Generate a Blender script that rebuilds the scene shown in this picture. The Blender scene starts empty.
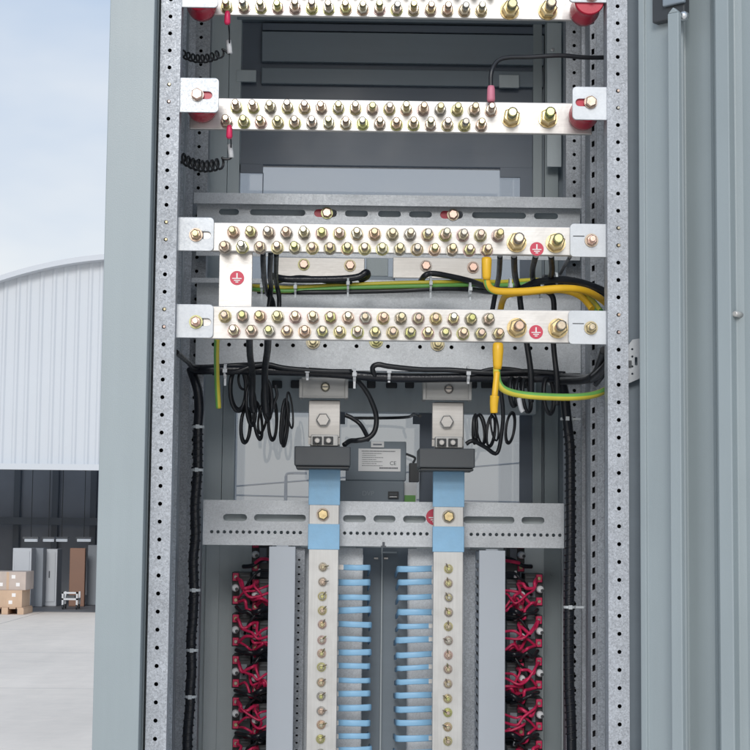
import bpy, bmesh, math, random
from mathutils import Vector, Matrix
random.seed(7)
scene = bpy.context.scene
COL = scene.collection

# ------------------------------------------------------------------ camera, sky, sun, exposure
CAM = Vector((-0.0626, -2.3963, 1.40))
YAW, PITCH, ROLL, F = 0.0165, 0.0907, -0.0101, 1700.0        # F in pixels of the 750 px photograph
_f = Vector((math.sin(YAW)*math.cos(PITCH), math.cos(YAW)*math.cos(PITCH), math.sin(PITCH)))
_r = Vector((math.cos(YAW), -math.sin(YAW), 0.0))
_u = _r.cross(_f)
RGT = _r*math.cos(ROLL) - _u*math.sin(ROLL)
UPV = _r*math.sin(ROLL) + _u*math.cos(ROLL)
FWD = _f
cam_data = bpy.data.cameras.new('camera')
cam_data.sensor_width = 36.0
cam_data.lens = 36.0*F/750.0
cam_data.clip_start = 0.05
cam_data.clip_end = 3000
cam = bpy.data.objects.new('camera', cam_data)
COL.objects.link(cam)
m4 = Matrix.Identity(4)
for i in range(3):
    m4[i][0] = RGT[i]; m4[i][1] = UPV[i]; m4[i][2] = -FWD[i]; m4[i][3] = CAM[i]
cam.matrix_world = m4
scene.camera = cam

SUN_EL, SUN_AZ = math.radians(24), math.radians(186)         # azimuth clockwise from +Y: behind the camera, to the left
w = bpy.data.worlds.new("World"); scene.world = w; w.use_nodes = True
wn = w.node_tree.nodes; wl = w.node_tree.links
for n in list(wn): wn.remove(n)
wo = wn.new('ShaderNodeOutputWorld'); wb = wn.new('ShaderNodeBackground'); sk = wn.new('ShaderNodeTexSky')
sk.sky_type = 'NISHITA'; sk.sun_disc = False
sk.sun_elevation = SUN_EL; sk.sun_rotation = SUN_AZ
sk.air_density = 1.0; sk.dust_density = 3.0; sk.ozone_density = 1.0; sk.altitude = 0
wb.inputs['Strength'].default_value = 0.15
veil = wn.new('ShaderNodeMix'); veil.data_type = 'RGBA'; veil.inputs[0].default_value = 0.88     # thin even cloud over the sky
wtc = wn.new('ShaderNodeTexCoord'); wsp = wn.new('ShaderNodeSeparateXYZ'); wrm = wn.new('ShaderNodeValToRGB')
wnz = wn.new('ShaderNodeTexNoise'); wnz.inputs['Scale'].default_value = 2.6; wnz.inputs['Detail'].default_value = 5; wnz.inputs['Roughness'].default_value = .55
wmp = wn.new('ShaderNodeMapping'); wmp.inputs['Scale'].default_value = (1, 1, 2.4)
wmr = wn.new('ShaderNodeMapRange'); wmr.inputs['From Min'].default_value = .35; wmr.inputs['From Max'].default_value = .68; wmr.inputs['To Min'].default_value = -.11; wmr.inputs['To Max'].default_value = .11
wad = wn.new('ShaderNodeMath'); wad.operation = 'SUBTRACT'
wl.new(wtc.outputs['Generated'], wsp.inputs[0]); wl.new(wtc.outputs['Generated'], wmp.inputs[0]); wl.new(wmp.outputs[0], wnz.inputs['Vector']); wl.new(wnz.outputs['Fac'], wmr.inputs[0])
wl.new(wsp.outputs['Z'], wad.inputs[0]); wl.new(wmr.outputs[0], wad.inputs[1]); wl.new(wad.outputs[0], wrm.inputs[0])
e0, e1 = wrm.color_ramp.elements; e0.position = .10; e0.color = (5.9/7, 6.05/7, 6.2/7, 1); e1.position = .36; e1.color = (3.5/7, 4.3/7, 5.5/7, 1)
wsc = wn.new('ShaderNodeVectorMath'); wsc.operation = 'SCALE'; wsc.inputs['Scale'].default_value = 7.0
wl.new(wrm.outputs[0], wsc.inputs[0]); wl.new(wsc.outputs[0], veil.inputs[7])
wl.new(sk.outputs[0], veil.inputs[6]); wl.new(veil.outputs[2], wb.inputs[0]); wl.new(wb.outputs[0], wo.inputs[0])
sun_d = bpy.data.lights.new('sun', 'SUN'); sun_d.energy = 1.45; sun_d.angle = math.radians(20); sun_d.color = (1.0, 0.985, 0.965)
sun = bpy.data.objects.new('sun', sun_d); COL.objects.link(sun)
sdir = Vector((math.sin(SUN_AZ)*math.cos(SUN_EL), math.cos(SUN_AZ)*math.cos(SUN_EL), math.sin(SUN_EL)))
sun.rotation_euler = sdir.to_track_quat('Z', 'Y').to_euler()
sun.location = sdir*20
vs = scene.view_settings
vs.view_transform = 'Standard'; vs.look = 'None'; vs.gamma = 1.0; vs.use_curve_mapping = False
vs.exposure = 0.0
scene.cycles.max_bounces = 16; scene.cycles.diffuse_bounces = 10; scene.cycles.glossy_bounces = 6; scene.cycles.transparent_max_bounces = 12

# ------------------------------------------------------------------ design-time measuring helpers
def ray(px, py):
    return FWD + RGT*((px-375.0)/F) - UPV*((py-375.0)/F)
def at(px, py, Y):
    d = ray(px, py); t = (Y-CAM.y)/d.y
    return CAM + d*t
def ground_at(px, py, z=0.0):
    d = ray(px, py); t = (z-CAM.z)/d.z
    return CAM + d*t
def rect(x0, y0, x1, y1, Y):
    a = at(x0, y0, Y); b = at(x1, y1, Y)
    return a.x, b.x, b.z, a.z                                  # X0, X1, Z0, Z1
def X(px, py, Y): return at(px, py, Y).x
def Z(px, py, Y): return at(px, py, Y).z

# ------------------------------------------------------------------ materials
def mat(name, col, rough=0.5, metal=0.0, spec=0.5, var=0.0, vscale=30.0, bump=0.0, bscale=400.0, rand=None, emit=None, stretch=None, svar=0.0):
    m = bpy.data.materials.new(name); m.use_nodes = True
    nt = m.node_tree; N = nt.nodes; L = nt.links
    b = N['Principled BSDF']
    b.inputs['Base Color'].default_value = (*col, 1)
    b.inputs['Roughness'].default_value = rough
    b.inputs['Metallic'].default_value = metal
    b.inputs['Specular IOR Level'].default_value = spec
    cur = None
    if rand or var or bump:
        tc = N.new('ShaderNodeTexCoord')
    if rand:
        oi = N.new('ShaderNodeObjectInfo'); rp = N.new('ShaderNodeValToRGB')
        L.new(oi.outputs['Random'], rp.inputs[0])
        el = rp.color_ramp.elements
        for i, c in enumerate(rand):
            p = i/(len(rand)-1)
            if i < 2: e = el[i]; e.position = p if i == 0 else 1/(len(rand)-1)
            else: e = el.new(p)
            e.color = (*c, 1)
        cur = rp.outputs[0]
    if var:
        nz = N.new('ShaderNodeTexNoise'); nz.inputs['Scale'].default_value = vscale; nz.inputs['Detail'].default_value = 5
        L.new(tc.outputs['Object'], nz.inputs['Vector'])
        mr = N.new('ShaderNodeMapRange'); mr.inputs['From Min'].default_value = 0.3; mr.inputs['From Max'].default_value = 0.7
        mr.inputs['To Min'].default_value = 1-var; mr.inputs['To Max'].default_value = 1+var
        L.new(nz.outputs['Fac'], mr.inputs[0])
        mx = N.new('ShaderNodeMix'); mx.data_type = 'RGBA'; mx.blend_type = 'MULTIPLY'; mx.inputs[0].default_value = 1
        if cur: L.new(cur, mx.inputs[6])
        else: mx.inputs[6].default_value = (*col, 1)
        L.new(mr.outputs[0], mx.inputs[7]); cur = mx.outputs[2]
        m2 = N.new('ShaderNodeMapRange'); m2.inputs['From Min'].default_value = 0.3; m2.inputs['From Max'].default_value = 0.7
        m2.inputs['To Min'].default_value = max(0.05, rough-0.08); m2.inputs['To Max'].default_value = min(1, rough+0.08)
        L.new(nz.outputs['Fac'], m2.inputs[0]); L.new(m2.outputs[0], b.inputs['Roughness'])
    if stretch:                                                 # fine marks drawn out along one direction
        g2 = N.new('ShaderNodeNewGeometry'); mp = N.new('ShaderNodeMapping'); mp.inputs['Scale'].default_value = stretch
        n2 = N.new('ShaderNodeTexNoise'); n2.inputs['Scale'].default_value = 1; n2.inputs['Detail'].default_value = 6; n2.inputs['Roughness'].default_value = .65
        L.new(g2.outputs['Position'], mp.inputs[0]); L.new(mp.outputs[0], n2.inputs['Vector'])
        m3 = N.new('ShaderNodeMapRange'); m3.inputs['From Min'].default_value = .3; m3.inputs['From Max'].default_value = .7
        m3.inputs['To Min'].default_value = 1-svar; m3.inputs['To Max'].default_value = 1+svar*.6; L.new(n2.outputs['Fac'], m3.inputs[0])
        x3 = N.new('ShaderNodeMix'); x3.data_type = 'RGBA'; x3.blend_type = 'MULTIPLY'; x3.inputs[0].default_value = 1
        if cur: L.new(cur, x3.inputs[6])
        else: x3.inputs[6].default_value = (*col, 1)
        L.new(m3.outputs[0], x3.inputs[7]); cur = x3.outputs[2]
    if cur: L.new(cur, b.inputs['Base Color'])
    if bump:
        bz = N.new('ShaderNodeTexNoise'); bz.inputs['Scale'].default_value = bscale; bz.inputs['Detail'].default_value = 2
        L.new(tc.outputs['Object'], bz.inputs['Vector'])
        bp = N.new('ShaderNodeBump'); bp.inputs['Strength'].default_value = bump; bp.inputs['Distance'].default_value = 0.002
        L.new(bz.outputs['Fac'], bp.inputs['Height']); L.new(bp.outputs[0], b.inputs['Normal'])
    if emit:
        b.inputs['Emission Color'].default_value = (*col, 1); b.inputs['Emission Strength'].default_value = emit
    return m

def galv_mat(name, col, amp=0.16, rough=0.48, metal=0.35):
    m = bpy.data.materials.new(name); m.use_nodes = True
    nt = m.node_tree; N = nt.nodes; L = nt.links; b = N['Principled BSDF']
    b.inputs['Metallic'].default_value = metal; b.inputs['Roughness'].default_value = rough
    geo = N.new('ShaderNodeNewGeometry')
    vo = N.new('ShaderNodeTexVoronoi'); vo.inputs['Scale'].default_value = 560; vo.inputs['Randomness'].default_value = 1
    wp = N.new('ShaderNodeTexNoise'); wp.inputs['Scale'].default_value = 260; wp.inputs['Detail'].default_value = 3
    ad = N.new('ShaderNodeMix'); ad.data_type = 'RGBA'; ad.blend_type = 'LINEAR_LIGHT'; ad.inputs[0].default_value = 0.004
    L.new(geo.outputs['Position'], wp.inputs['Vector']); L.new(geo.outputs['Position'], ad.inputs[6]); L.new(wp.outputs['Color'], ad.inputs[7])
    L.new(ad.outputs[2], vo.inputs['Vector'])
    sp = N.new('ShaderNodeSeparateColor'); L.new(vo.outputs['Color'], sp.inputs[0])
    big = N.new('ShaderNodeTexNoise'); big.inputs['Scale'].default_value = 9; big.inputs['Detail'].default_value = 4
    L.new(geo.outputs['Position'], big.inputs['Vector'])
    a1 = N.new('ShaderNodeMapRange'); a1.inputs['To Min'].default_value = 1-amp; a1.inputs['To Max'].default_value = 1+amp
    L.new(sp.outputs[0], a1.inputs[0])
    a2 = N.new('ShaderNodeMapRange'); a2.inputs['From Min'].default_value = .3; a2.inputs['From Max'].default_value = .7
    a2.inputs['To Min'].default_value = .84; a2.inputs['To Max'].default_value = 1.08
    L.new(big.outputs['Fac'], a2.inputs[0])
    mu = N.new('ShaderNodeMath'); mu.operation = 'MULTIPLY'; L.new(a1.outputs[0], mu.inputs[0]); L.new(a2.outputs[0], mu.inputs[1])
    mx = N.new('ShaderNodeMix'); mx.data_type = 'RGBA'; mx.blend_type = 'MULTIPLY'; mx.inputs[0].default_value = 1
    mx.inputs[6].default_value = (*col, 1); L.new(mu.outputs[0], mx.inputs[7]); L.new(mx.outputs[2], b.inputs['Base Color'])
    r1 = N.new('ShaderNodeMapRange'); r1.inputs['To Min'].default_value = rough-.1; r1.inputs['To Max'].default_value = rough+.12
    L.new(sp.outputs[1], r1.inputs[0]); L.new(r1.outputs[0], b.inputs['Roughness'])
    return m

M = {}
M['paint'] = mat('grey_paint', (.322, .374, .392), .40, var=.05, vscale=4, bump=.09, bscale=600, stretch=(45, 45, 2.2), svar=.035)
M['paint_lifted'] = mat('grey_paint_lifted', (.60, .665, .69), .5, var=.04, vscale=8, bump=.15, bscale=600, stretch=(50, 50, 3), svar=.05)  # the grey paint, lightened to make up for shade inside the cabinet
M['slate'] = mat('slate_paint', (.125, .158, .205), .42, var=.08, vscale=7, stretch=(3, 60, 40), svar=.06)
M['slate2'] = mat('slate_paint_pale', (.25, .30, .345), .5, var=.06, vscale=7, stretch=(3, 60, 40), svar=.05)  # paler slate tone; in the hinge gap it stands in for shade
M['galv'] = galv_mat('galvanised_steel', (.39, .415, .45), amp=.26, metal=.2)
M['galv_lifted'] = galv_mat('galvanised_lifted', (.64, .67, .70), amp=.10, metal=.2)  # galvanised steel brightened against the shade among the inner parts
M['tab'] = galv_mat('zinc_plate', (.60, .63, .66), amp=.03, rough=.4, metal=.2)
M['tin'] = mat('tinned_copper', (.61, .595, .575), .34, .45, var=.08, vscale=18, bump=.06, bscale=140, stretch=(8, 90, 420), svar=.10)
M['tin_dull'] = mat('tinned_copper_dull', (.58, .58, .57), .42, .4, var=.08, vscale=30, stretch=(420, 90, 8), svar=.10)
M['zinc'] = mat('zinc_bolt', (.6, .58, .5), .28, .85, var=.1, vscale=200,
                rand=[(.58, .50, .26), (.46, .46, .42), (.60, .44, .34), (.50, .52, .22), (.56, .44, .38), (.46, .43, .30)])
M['zinc_dark'] = mat('zinc_washer', (.5, .48, .42), .35, .8, var=.12, vscale=200,
                     rand=[(.40, .35, .22), (.30, .30, .29), (.42, .32, .26), (.36, .37, .18), (.40, .30, .29), (.28, .27, .24)])
M['gold'] = mat('yellow_zinc', (.62, .50, .28), .3, .85, var=.12, vscale=150)
M['copper_bolt'] = mat('pinkish_bolt', (.78, .55, .46), .32, .75, var=.1, vscale=200)
M['steel'] = mat('bright_steel', (.72, .74, .76), .25, .85, var=.06, vscale=80)
M['black'] = mat('black_insulation', (.018, .02, .024), .36, var=.15, vscale=60)
M['blackp'] = mat('black_plastic', (.045, .05, .056), .42, var=.08, vscale=40)
M['ctgrey'] = mat('dark_plastic', (.085, .095, .105), .45, var=.06, vscale=40)
M['wirewrap'] = mat('spiral_wrap', (.012, .014, .02), .3, bump=.25, bscale=300)
M['yellow'] = mat('yellow_pvc', (.78, .45, .02), .4, var=.05, vscale=60)
M['yellowl'] = mat('lemon_pvc', (.66, .56, .06), .4, var=.05, vscale=60)
M['green'] = mat('green_pvc', (.16, .42, .10), .4, var=.05, vscale=60)
M['blue'] = mat('blue_heatshrink', (.29, .55, .80), .42, var=.04, vscale=60, bump=.15, bscale=160)
M['red'] = mat('red_resin', (.52, .012, .045), .3, var=.1, vscale=30)
M['redw'] = mat('red_pvc', (.70, .03, .12), .38, var=.1, vscale=60)
M['pink'] = mat('pink_sleeve', (.62, .20, .28), .5)
M['white'] = mat('white_nylon', (.78, .80, .82), .4)
M['tie'] = mat('tie_nylon', (.62, .66, .68), .35)
M['sticker'] = mat('red_sticker', (.60, .045, .09), .45)
M['stickw'] = mat('sticker_white', (.82, .80, .78), .5)
M['ctbr'] = mat('warm_grey_plastic', (.36, .36, .35), .45, var=.04)
M['label'] = mat('label_foil', (.80, .81, .82), .4, .2)
M['ink'] = mat('label_ink', (.10, .11, .13), .6)
M['hole'] = mat('hole_shade', (.02, .02, .022), .9)  # near-black sheets behind perforations, painting in the shade of the holes
M['duct'] = mat('duct_pvc', (.44, .48, .53), .45, var=.02, vscale=8)
M['clad'] = mat('white_cladding', (.57, .605, .645), .5, var=.03, vscale=.6)
M['rooft'] = mat('roof_trim', (.56, .59, .63), .5)
M['hall'] = mat('hall_dark', (.55, .58, .63), .8, var=.2, vscale=.5)
M['shop'] = mat('shop_floor', (.22, .22, .23), .6, var=.2, vscale=.8)
M['brown'] = mat('brown_board', (.30, .17, .12), .6, var=.1, vscale=2)
M['greyb'] = mat('pale_panel', (.55, .58, .62), .5, var=.06, vscale=1)
M['greyd'] = mat('mid_panel', (.26, .29, .33), .5, var=.08, vscale=1)
M['carton'] = mat('carton', (.56, .40, .28), .8, var=.1, vscale=4)
M['carton2'] = mat('carton_pale', (.50, .42, .37), .8, var=.1, vscale=4)
M['lamp'] = mat('lamp_tube', (.85, .92, 1), .5, emit=.35)

def concrete():
    m = mat('concrete', (.88, .775, .665), .85, var=.05, vscale=.35, stretch=(.9, .22, 1), svar=.10)
    N = m.node_tree.nodes; L = m.node_tree.links; b = N['Principled BSDF']
    src = b.inputs['Base Color'].links[0].from_socket
    g = N.new('ShaderNodeNewGeometry'); br = N.new('ShaderNodeTexBrick'); br.offset = 0
    br.inputs['Scale'].default_value = 1; br.inputs['Brick Width'].default_value = 5.0; br.inputs['Row Height'].default_value = 4.2; br.inputs['Mortar Size'].default_value = .012
    br.inputs['Color1'].default_value = (1, 1, 1, 1); br.inputs['Color2'].default_value = (.95, .95, .95, 1); br.inputs['Mortar'].default_value = (.6, .6, .6, 1)
    L.new(g.outputs['Position'], br.inputs['Vector'])
    fn = N.new('ShaderNodeTexNoise'); fn.inputs['Scale'].default_value = 3.5; fn.inputs['Detail'].default_value = 8; fn.inputs['Roughness'].default_value = .7; L.new(g.outputs['Position'], fn.inputs['Vector'])
    mr = N.new('ShaderNodeMapRange'); mr.inputs['From Min'].default_value = .3; mr.inputs['From Max'].default_value = .7; mr.inputs['To Min'].default_value = .93; mr.inputs['To Max'].default_value = 1.03; L.new(fn.outputs['Fac'], mr.inputs[0])
    for sock in (br.outputs['Color'], mr.outputs[0]):
        x = N.new('ShaderNodeMix'); x.data_type = 'RGBA'; x.blend_type = 'MULTIPLY'; x.inputs[0].default_value = 1
        L.new(src, x.inputs[6]); L.new(sock, x.inputs[7]); src = x.outputs[2]
    L.new(src, b.inputs['Base Color'])
    return m
M['concrete'] = concrete()
def glass():
    m = bpy.data.materials.new('filmed_glass'); m.use_nodes = True
    nt = m.node_tree; N = nt.nodes; L = nt.links
    for n in list(N): N.remove(n)
    o = N.new('ShaderNodeOutputMaterial'); t = N.new('ShaderNodeBsdfTransparent'); d = N.new('ShaderNodeBsdfTranslucent'); g = N.new('ShaderNodeBsdfGlossy')
    df = N.new('ShaderNodeBsdfDiffuse')
    t.inputs[0].default_value = (.76, .775, .79, 1); d.inputs[0].default_value = (.5, .52, .55, 1); g.inputs['Roughness'].default_value = .02
    df.inputs[0].default_value = (.40, .43, .47, 1)
    g.inputs[0].default_value = (.8, .85, .9, 1)
    a = N.new('ShaderNodeMixShader'); a.inputs[0].default_value = .22; L.new(t.outputs[0], a.inputs[1]); L.new(df.outputs[0], a.inputs[2])
    b = N.new('ShaderNodeMixShader'); lw = N.new('ShaderNodeLayerWeight'); lw.inputs[0].default_value = .3
    b.inputs[0].default_value = .06; L.new(a.outputs[0], b.inputs[1]); L.new(g.outputs[0], b.inputs[2])
    L.new(b.outputs[0], o.inputs[0]); return m
M['glass'] = glass()
def added_skylight():
    m = bpy.data.materials.new('added_roof_light'); m.use_nodes = True; N = m.node_tree.nodes; L = m.node_tree.links
    for n in list(N): N.remove(n)
    o = N.new('ShaderNodeOutputMaterial'); t = N.new('ShaderNodeBsdfTransparent'); t.inputs[0].default_value = (.8, .85, .9, 1); L.new(t.outputs[0], o.inputs[0]); return m
M['added_roof_light'] = added_skylight()  # clear strips added to the unseen roof

# ------------------------------------------------------------------ object helpers
def worldloc(o):
    v = Vector((0, 0, 0))
    while o: v = v + o.location; o = o.parent
    return v
def tag(o, label=None, cat=None, group=None, kind=None):
    if label: o['label'] = label
    if cat: o['category'] = cat
    if group: o['group'] = group
    if kind: o['kind'] = kind
    return o
def empty(name, loc, label, cat, group=None):
    o = bpy.data.objects.new(name, None); COL.objects.link(o); o.location = loc; o.empty_display_size = .02
    return tag(o, label, cat, group)

class MB:
    def __init__(self): self.v = []; self.f = []; self.m = []; self.s = []; self.mats = []
    def mi(self, m):
        if m not in self.mats: self.mats.append(m)
        return self.mats.index(m)
    def face(self, idx, m, smooth=False): self.f.append(idx); self.m.append(self.mi(m)); self.s.append(smooth)
    def add(self, vs, fs, m, smooth=False):
        b = len(self.v); self.v += [Vector(x) for x in vs]
        for f in fs: self.face([b+i for i in f], m, smooth)
    def box(self, x0, x1, y0, y1, z0, z1, m):
        if x0 > x1: x0, x1 = x1, x0
        if y0 > y1: y0, y1 = y1, y0
        if z0 > z1: z0, z1 = z1, z0
        vs = [(x, y, z) for z in (z0, z1) for y in (y0, y1) for x in (x0, x1)]
        self.add(vs, [(0, 2, 3, 1), (4, 5, 7, 6), (0, 1, 5, 4), (1, 3, 7, 5), (3, 2, 6, 7), (2, 0, 4, 6)], m)
    def obox(self, c, ax, ay, az, sx, sy, sz, m):
        vs = [c + ax*(i*sx/2) + ay*(j*sy/2) + az*(k*sz/2) for k in (-1, 1) for j in (-1, 1) for i in (-1, 1)]
        self.add(vs, [(0, 2, 3, 1), (4, 5, 7, 6), (0, 1, 5, 4), (1, 3, 7, 5), (3, 2, 6, 7), (2, 0, 4, 6)], m)
    def lathe(self, c, axis, prof, m, n=14, rot=0.0, smooth=True):
        """prof = [(t along axis, r)], closed at the ends"""
        axis = Vector(axis).normalized(); a = axis.orthogonal().normalized(); b = axis.cross(a); c = Vector(c)
        base = len(self.v); k = self.mi(m)
        for t, r in prof:
            for i in range(n):
                an = rot + 2*math.pi*i/n
                self.v.append(c + axis*t + a*(r*math.cos(an)) + b*(r*math.sin(an)))
        for j in range(len(prof)-1):
            for i in range(n):
                i2 = (i+1) % n
                self.face([base+j*n+i, base+j*n+i2, base+(j+1)*n+i2, base+(j+1)*n+i], m, smooth)
        self.face([base+i for i in range(n)][::-1], m); e = base+(len(prof)-1)*n
        self.face([e+i for i in range(n)], m)
    def tube(self, pts, r, mats, n=10, sub=6, closed=False, smoothpath=True, twist=0.0, r2=None):
        P = [Vector(p) for p in pts]
        if smoothpath and len(P) > 2:
            Q = []
            for i in range(len(P)-1):
                p0 = P[max(i-1, 0)]; p1 = P[i]; p2 = P[i+1]; p3 = P[min(i+2, len(P)-1)]
                for s in range(sub):
                    t = s/sub
                    Q.append(0.5*((2*p1)+(p2-p0)*t+(2*p0-5*p1+4*p2-p3)*t*t+(3*p1-p0-3*p2+p3)*t**3))
            Q.append(P[-1]); P = Q
        if not isinstance(mats, (list, tuple)): mats = [mats]
        base = len(self.v); nrm = None; N = len(P)
        for i, p in enumerate(P):
            d = (P[min(i+1, N-1)]-P[max(i-1, 0)])
            if d.length < 1e-9: d = Vector((0, 0, 1))
            d.normalize()
            if nrm is None: nrm = d.orthogonal().normalized()
            else:
                nrm = nrm - d*nrm.dot(d)
                nrm = nrm.normalized() if nrm.length > 1e-6 else d.orthogonal().normalized()
            bn = d.cross(nrm); rr = r if r2 is None else r+(r2-r)*i/(N-1)
            for k in range(n):
                an = 2*math.pi*k/n + twist*i
                self.v.append(p + nrm*(rr*math.cos(an)) + bn*(rr*math.sin(an)))
        for i in range(N-1):
            for k in range(n):
                k2 = (k+1) % n
                self.face([base+i*n+k, base+i*n+k2, base+(i+1)*n+k2, base+(i+1)*n+k], mats[(k*len(mats)//n)], True)
        self.face([base+k for k in range(n)][::-1], mats[0]); e = base+(N-1)*n
        self.face([e+k for k in range(n)], mats[0])
    def build(self, name, parent=None, bevel=0.0, label=None, cat=None, group=None, kind=None, seg=2):
        me = bpy.data.meshes.new(name)
        if parent is not None: org = worldloc(parent)
        else:
            xs = [v.x for v in self.v]; ys = [v.y for v in self.v]; zs = [v.z for v in self.v]
            org = Vector(((min(xs)+max(xs))/2, (min(ys)+max(ys))/2, min(zs)))
        me.from_pydata([tuple(v-org) for v in self.v], [], self.f)
        for mm in self.mats: me.materials.append(M[mm] if isinstance(mm, str) else mm)
        me.polygons.foreach_set('material_index', self.m); me.polygons.foreach_set('use_smooth', self.s)
        me.update()
        o = bpy.data.objects.new(name, me); COL.objects.link(o)
        if parent is not None: o.parent = parent
        else: o.location = org
        if bevel:
            b = o.modifiers.new('bevel', 'BEVEL'); b.width = bevel; b.segments = seg; b.limit_method = 'ANGLE'; b.angle_limit = math.radians(50)
        return tag(o, label, cat, group, kind)

def circ(cx, cz, r, n=12): return [(cx+r*math.cos(2*math.pi*i/n), cz+r*math.sin(2*math.pi*i/n)) for i in range(n)]
def slot(x0, x1, z0, z1, n=6):
    r = (z1-z0)/2; cz = (z0+z1)/2
    return [(x0+r-r*math.sin(math.pi*i/n), cz+r*math.cos(math.pi*i/n)) for i in range(n+1)] + [(x1-r+r*math.sin(math.pi*i/n), cz-r*math.cos(math.pi*i/n)) for i in range(n+1)]
def rrect(x0, x1, z0, z1, r, corners=(1, 1, 1, 1), n=5):
    """corners: bl, br, tr, tl"""
    out = []
    for (cx, cz, a0, c, qx, qz) in ((x0, z0, 180, corners[0], 1, 1), (x1, z0, 270, corners[1], -1, 1), (x1, z1, 0, corners[2], -1, -1), (x0, z1, 90, corners[3], 1, -1)):
        if c:
            for i in range(n+1):
                a = math.radians(a0+90*i/n); out.append((cx+qx*r+r*math.cos(a), cz+qz*r+r*math.sin(a)))
        else: out.append((cx, cz))
    return out
def sheet(mb, outline, holes, th, m, fn, bev=0.0):
    """2D outline with holes -> plate of thickness th; fn(u, v, w) places it in the world (w: 0 = front face, th = back)"""
    cu = bpy.data.curves.new('tmp_sheet', 'CURVE'); cu.dimensions = '2D'; cu.fill_mode = 'BOTH'; cu.extrude = th/2-bev
    cu.bevel_depth = bev; cu.bevel_resolution = 1 if bev else 0
    if bev: cu.offset = -bev
    for lp in [outline]+list(holes):
        s = cu.splines.new('POLY'); s.points.add(len(lp)-1); s.use_cyclic_u = True
        for p, q in zip(s.points, lp): p.co = (q[0], q[1], 0, 1)
    o = bpy.data.objects.new('tmp_sheet', cu); COL.objects.link(o)
    dg = bpy.context.evaluated_depsgraph_get(); dg.update()
    me = bpy.data.meshes.new_from_object(o.evaluated_get(dg))
    vs = [fn(v.co.x, v.co.y, th/2 - v.co.z) for v in me.vertices]
    mb.add(vs, [list(p.vertices) for p in me.polygons], m)
    COL.objects.unlink(o); bpy.data.objects.remove(o); bpy.data.curves.remove(cu); bpy.data.meshes.remove(me)
def perf(mb, u0, u1, v0, v1, holes, th, m, fn, n=8):
    """long strip with one column of holes, made in short runs"""
    holes = sorted(holes, key=lambda h: h[0][1]); c = [sum(q[1] for q in h)/len(h) for h in holes]; a = v0
    for i in range(0, len(holes), n):
        b = v1 if i+n >= len(holes) else (c[i+n-1]+c[i+n])/2
        sheet(mb, [(u0, a), (u1, a), (u1, b), (u0, b)], holes[i:i+n], th, m, fn); a = b
def front(Y): return lambda u, v, w: (u, Y+w, v)               # plate facing the camera, u = x, v = z
def side(Xp, sg=1): return lambda u, v, w: (Xp+sg*w, u, v)     # plate in the YZ plane, u = y

def copy_tree(o, dloc, label=None, group=None, parent=None):
    c = o.copy(); COL.objects.link(c)
    if parent is not None: c.parent = parent
    else: c.location = o.location + dloc
    if label: c['label'] = label
    if group: c['group'] = group
    for ch in list(o.children): copy_tree(ch, None, parent=c)
    return c
ORD = ['first', 'second', 'third', 'fourth', 'fifth', 'sixth', 'seventh', 'eighth', 'ninth', 'tenth', 'eleventh', 'twelfth', 'thirteenth', 'fourteenth', 'fifteenth', 'sixteenth']

# ------------------------------------------------------------------ ground
g = MB()
g.add([(-700, -700, 0), (700, -700, 0), (700, 1500, 0), (-700, 1500, 0)], [(0, 1, 2, 3)], 'concrete')
g.build('ground', kind='structure', label='pale concrete yard between the cabinet and the warehouse')

# ------------------------------------------------------------------ warehouse
P0 = ground_at(50, 612); YW = P0.y
def wz(px, py): return at(px, py, YW).z
def wx(px, py=540): return at(px, py, YW).x
wh = empty('warehouse', (wx(60), YW, 0), 'pale arched warehouse with ribbed cladding and a wide dark open doorway', 'warehouse')
XL, XR = wx(-170), wx(196); xo0, xo1 = wx(-140), wx(98)
zl = wz(50, 464)
def arch(px): return wz(px, 257+.00122*(px-130)**2)
pts = []
nn = 40
for i in range(nn+1):
    px = -170+366*i/nn; pts.append((wx(px), arch(px)))
mb = MB()
# ribbed wall above and beside the doorway: ribs every 0.3 m
def ribbed(x0, x1, zlow, ztop_fn):
    x = x0; k = 0; step = .03
    prev = None
    while x < x1+1e-6:
        ph = (x/.20) % 1.0
        d = -0.02 if ph < .3 else 0.0
        zt = ztop_fn(x)
        cur = ((x, YW+d, zlow), (x, YW+d, zt))
        if prev: mb.add([prev[0], cur[0], cur[1], prev[1]], [(0, 1, 2, 3)], 'clad')
        prev = cur; x += step
def ztop(x):
    for (a, b), (c, d) in zip(pts, pts[1:]):
        if a <= x <= c: return b+(d-b)*(x-a)/(c-a)
    return pts[-1][1]
ribbed(xo0, xo1, zl, ztop); ribbed(XL, xo0-.06, 0, ztop); ribbed(xo1+.06, XR, 0, ztop)
mb.box(XL, XL+.2, YW+.05, YW+10, 0, pts[0][1], 'clad'); mb.box(XR-.2, XR, YW+.05, YW+10, 0, pts[-1][1], 'clad')
mb.box(XL, XR, YW+10, YW+10.2, 0, pts[0][1], 'clad')
mb.build('wall', wh)
def roofpart(m, ya, yb, idx):
    q = MB()
    for i in idx:
        (x0_, z0_), (x1_, z1_) = pts[i], pts[i+1]
        v = [(x_, y_, z_+dz) for dz in (-.06, .03) for y_ in (ya, yb) for (x_, z_) in ((x0_, z0_), (x1_, z1_))]
        q.add(v, [(0, 1, 3, 2), (4, 6, 7, 5), (0, 4, 5, 1), (2, 3, 7, 6)], m)
    return q
q = roofpart('rooft', YW-.25, YW+1.2, range(nn)); roof = q.build('roof', wh)
q = roofpart('rooft', YW+1.2, YW+10.3, [i for i in range(nn) if i % 4]); q.build('rear_sheeting', roof)
q = roofpart('added_roof_light', YW+1.2, YW+10.3, [i for i in range(nn) if i % 4 == 0]); q.build('added_roof_light', roof)  # added openings in the unseen roof that brighten the hall
mb = MB()
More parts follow.
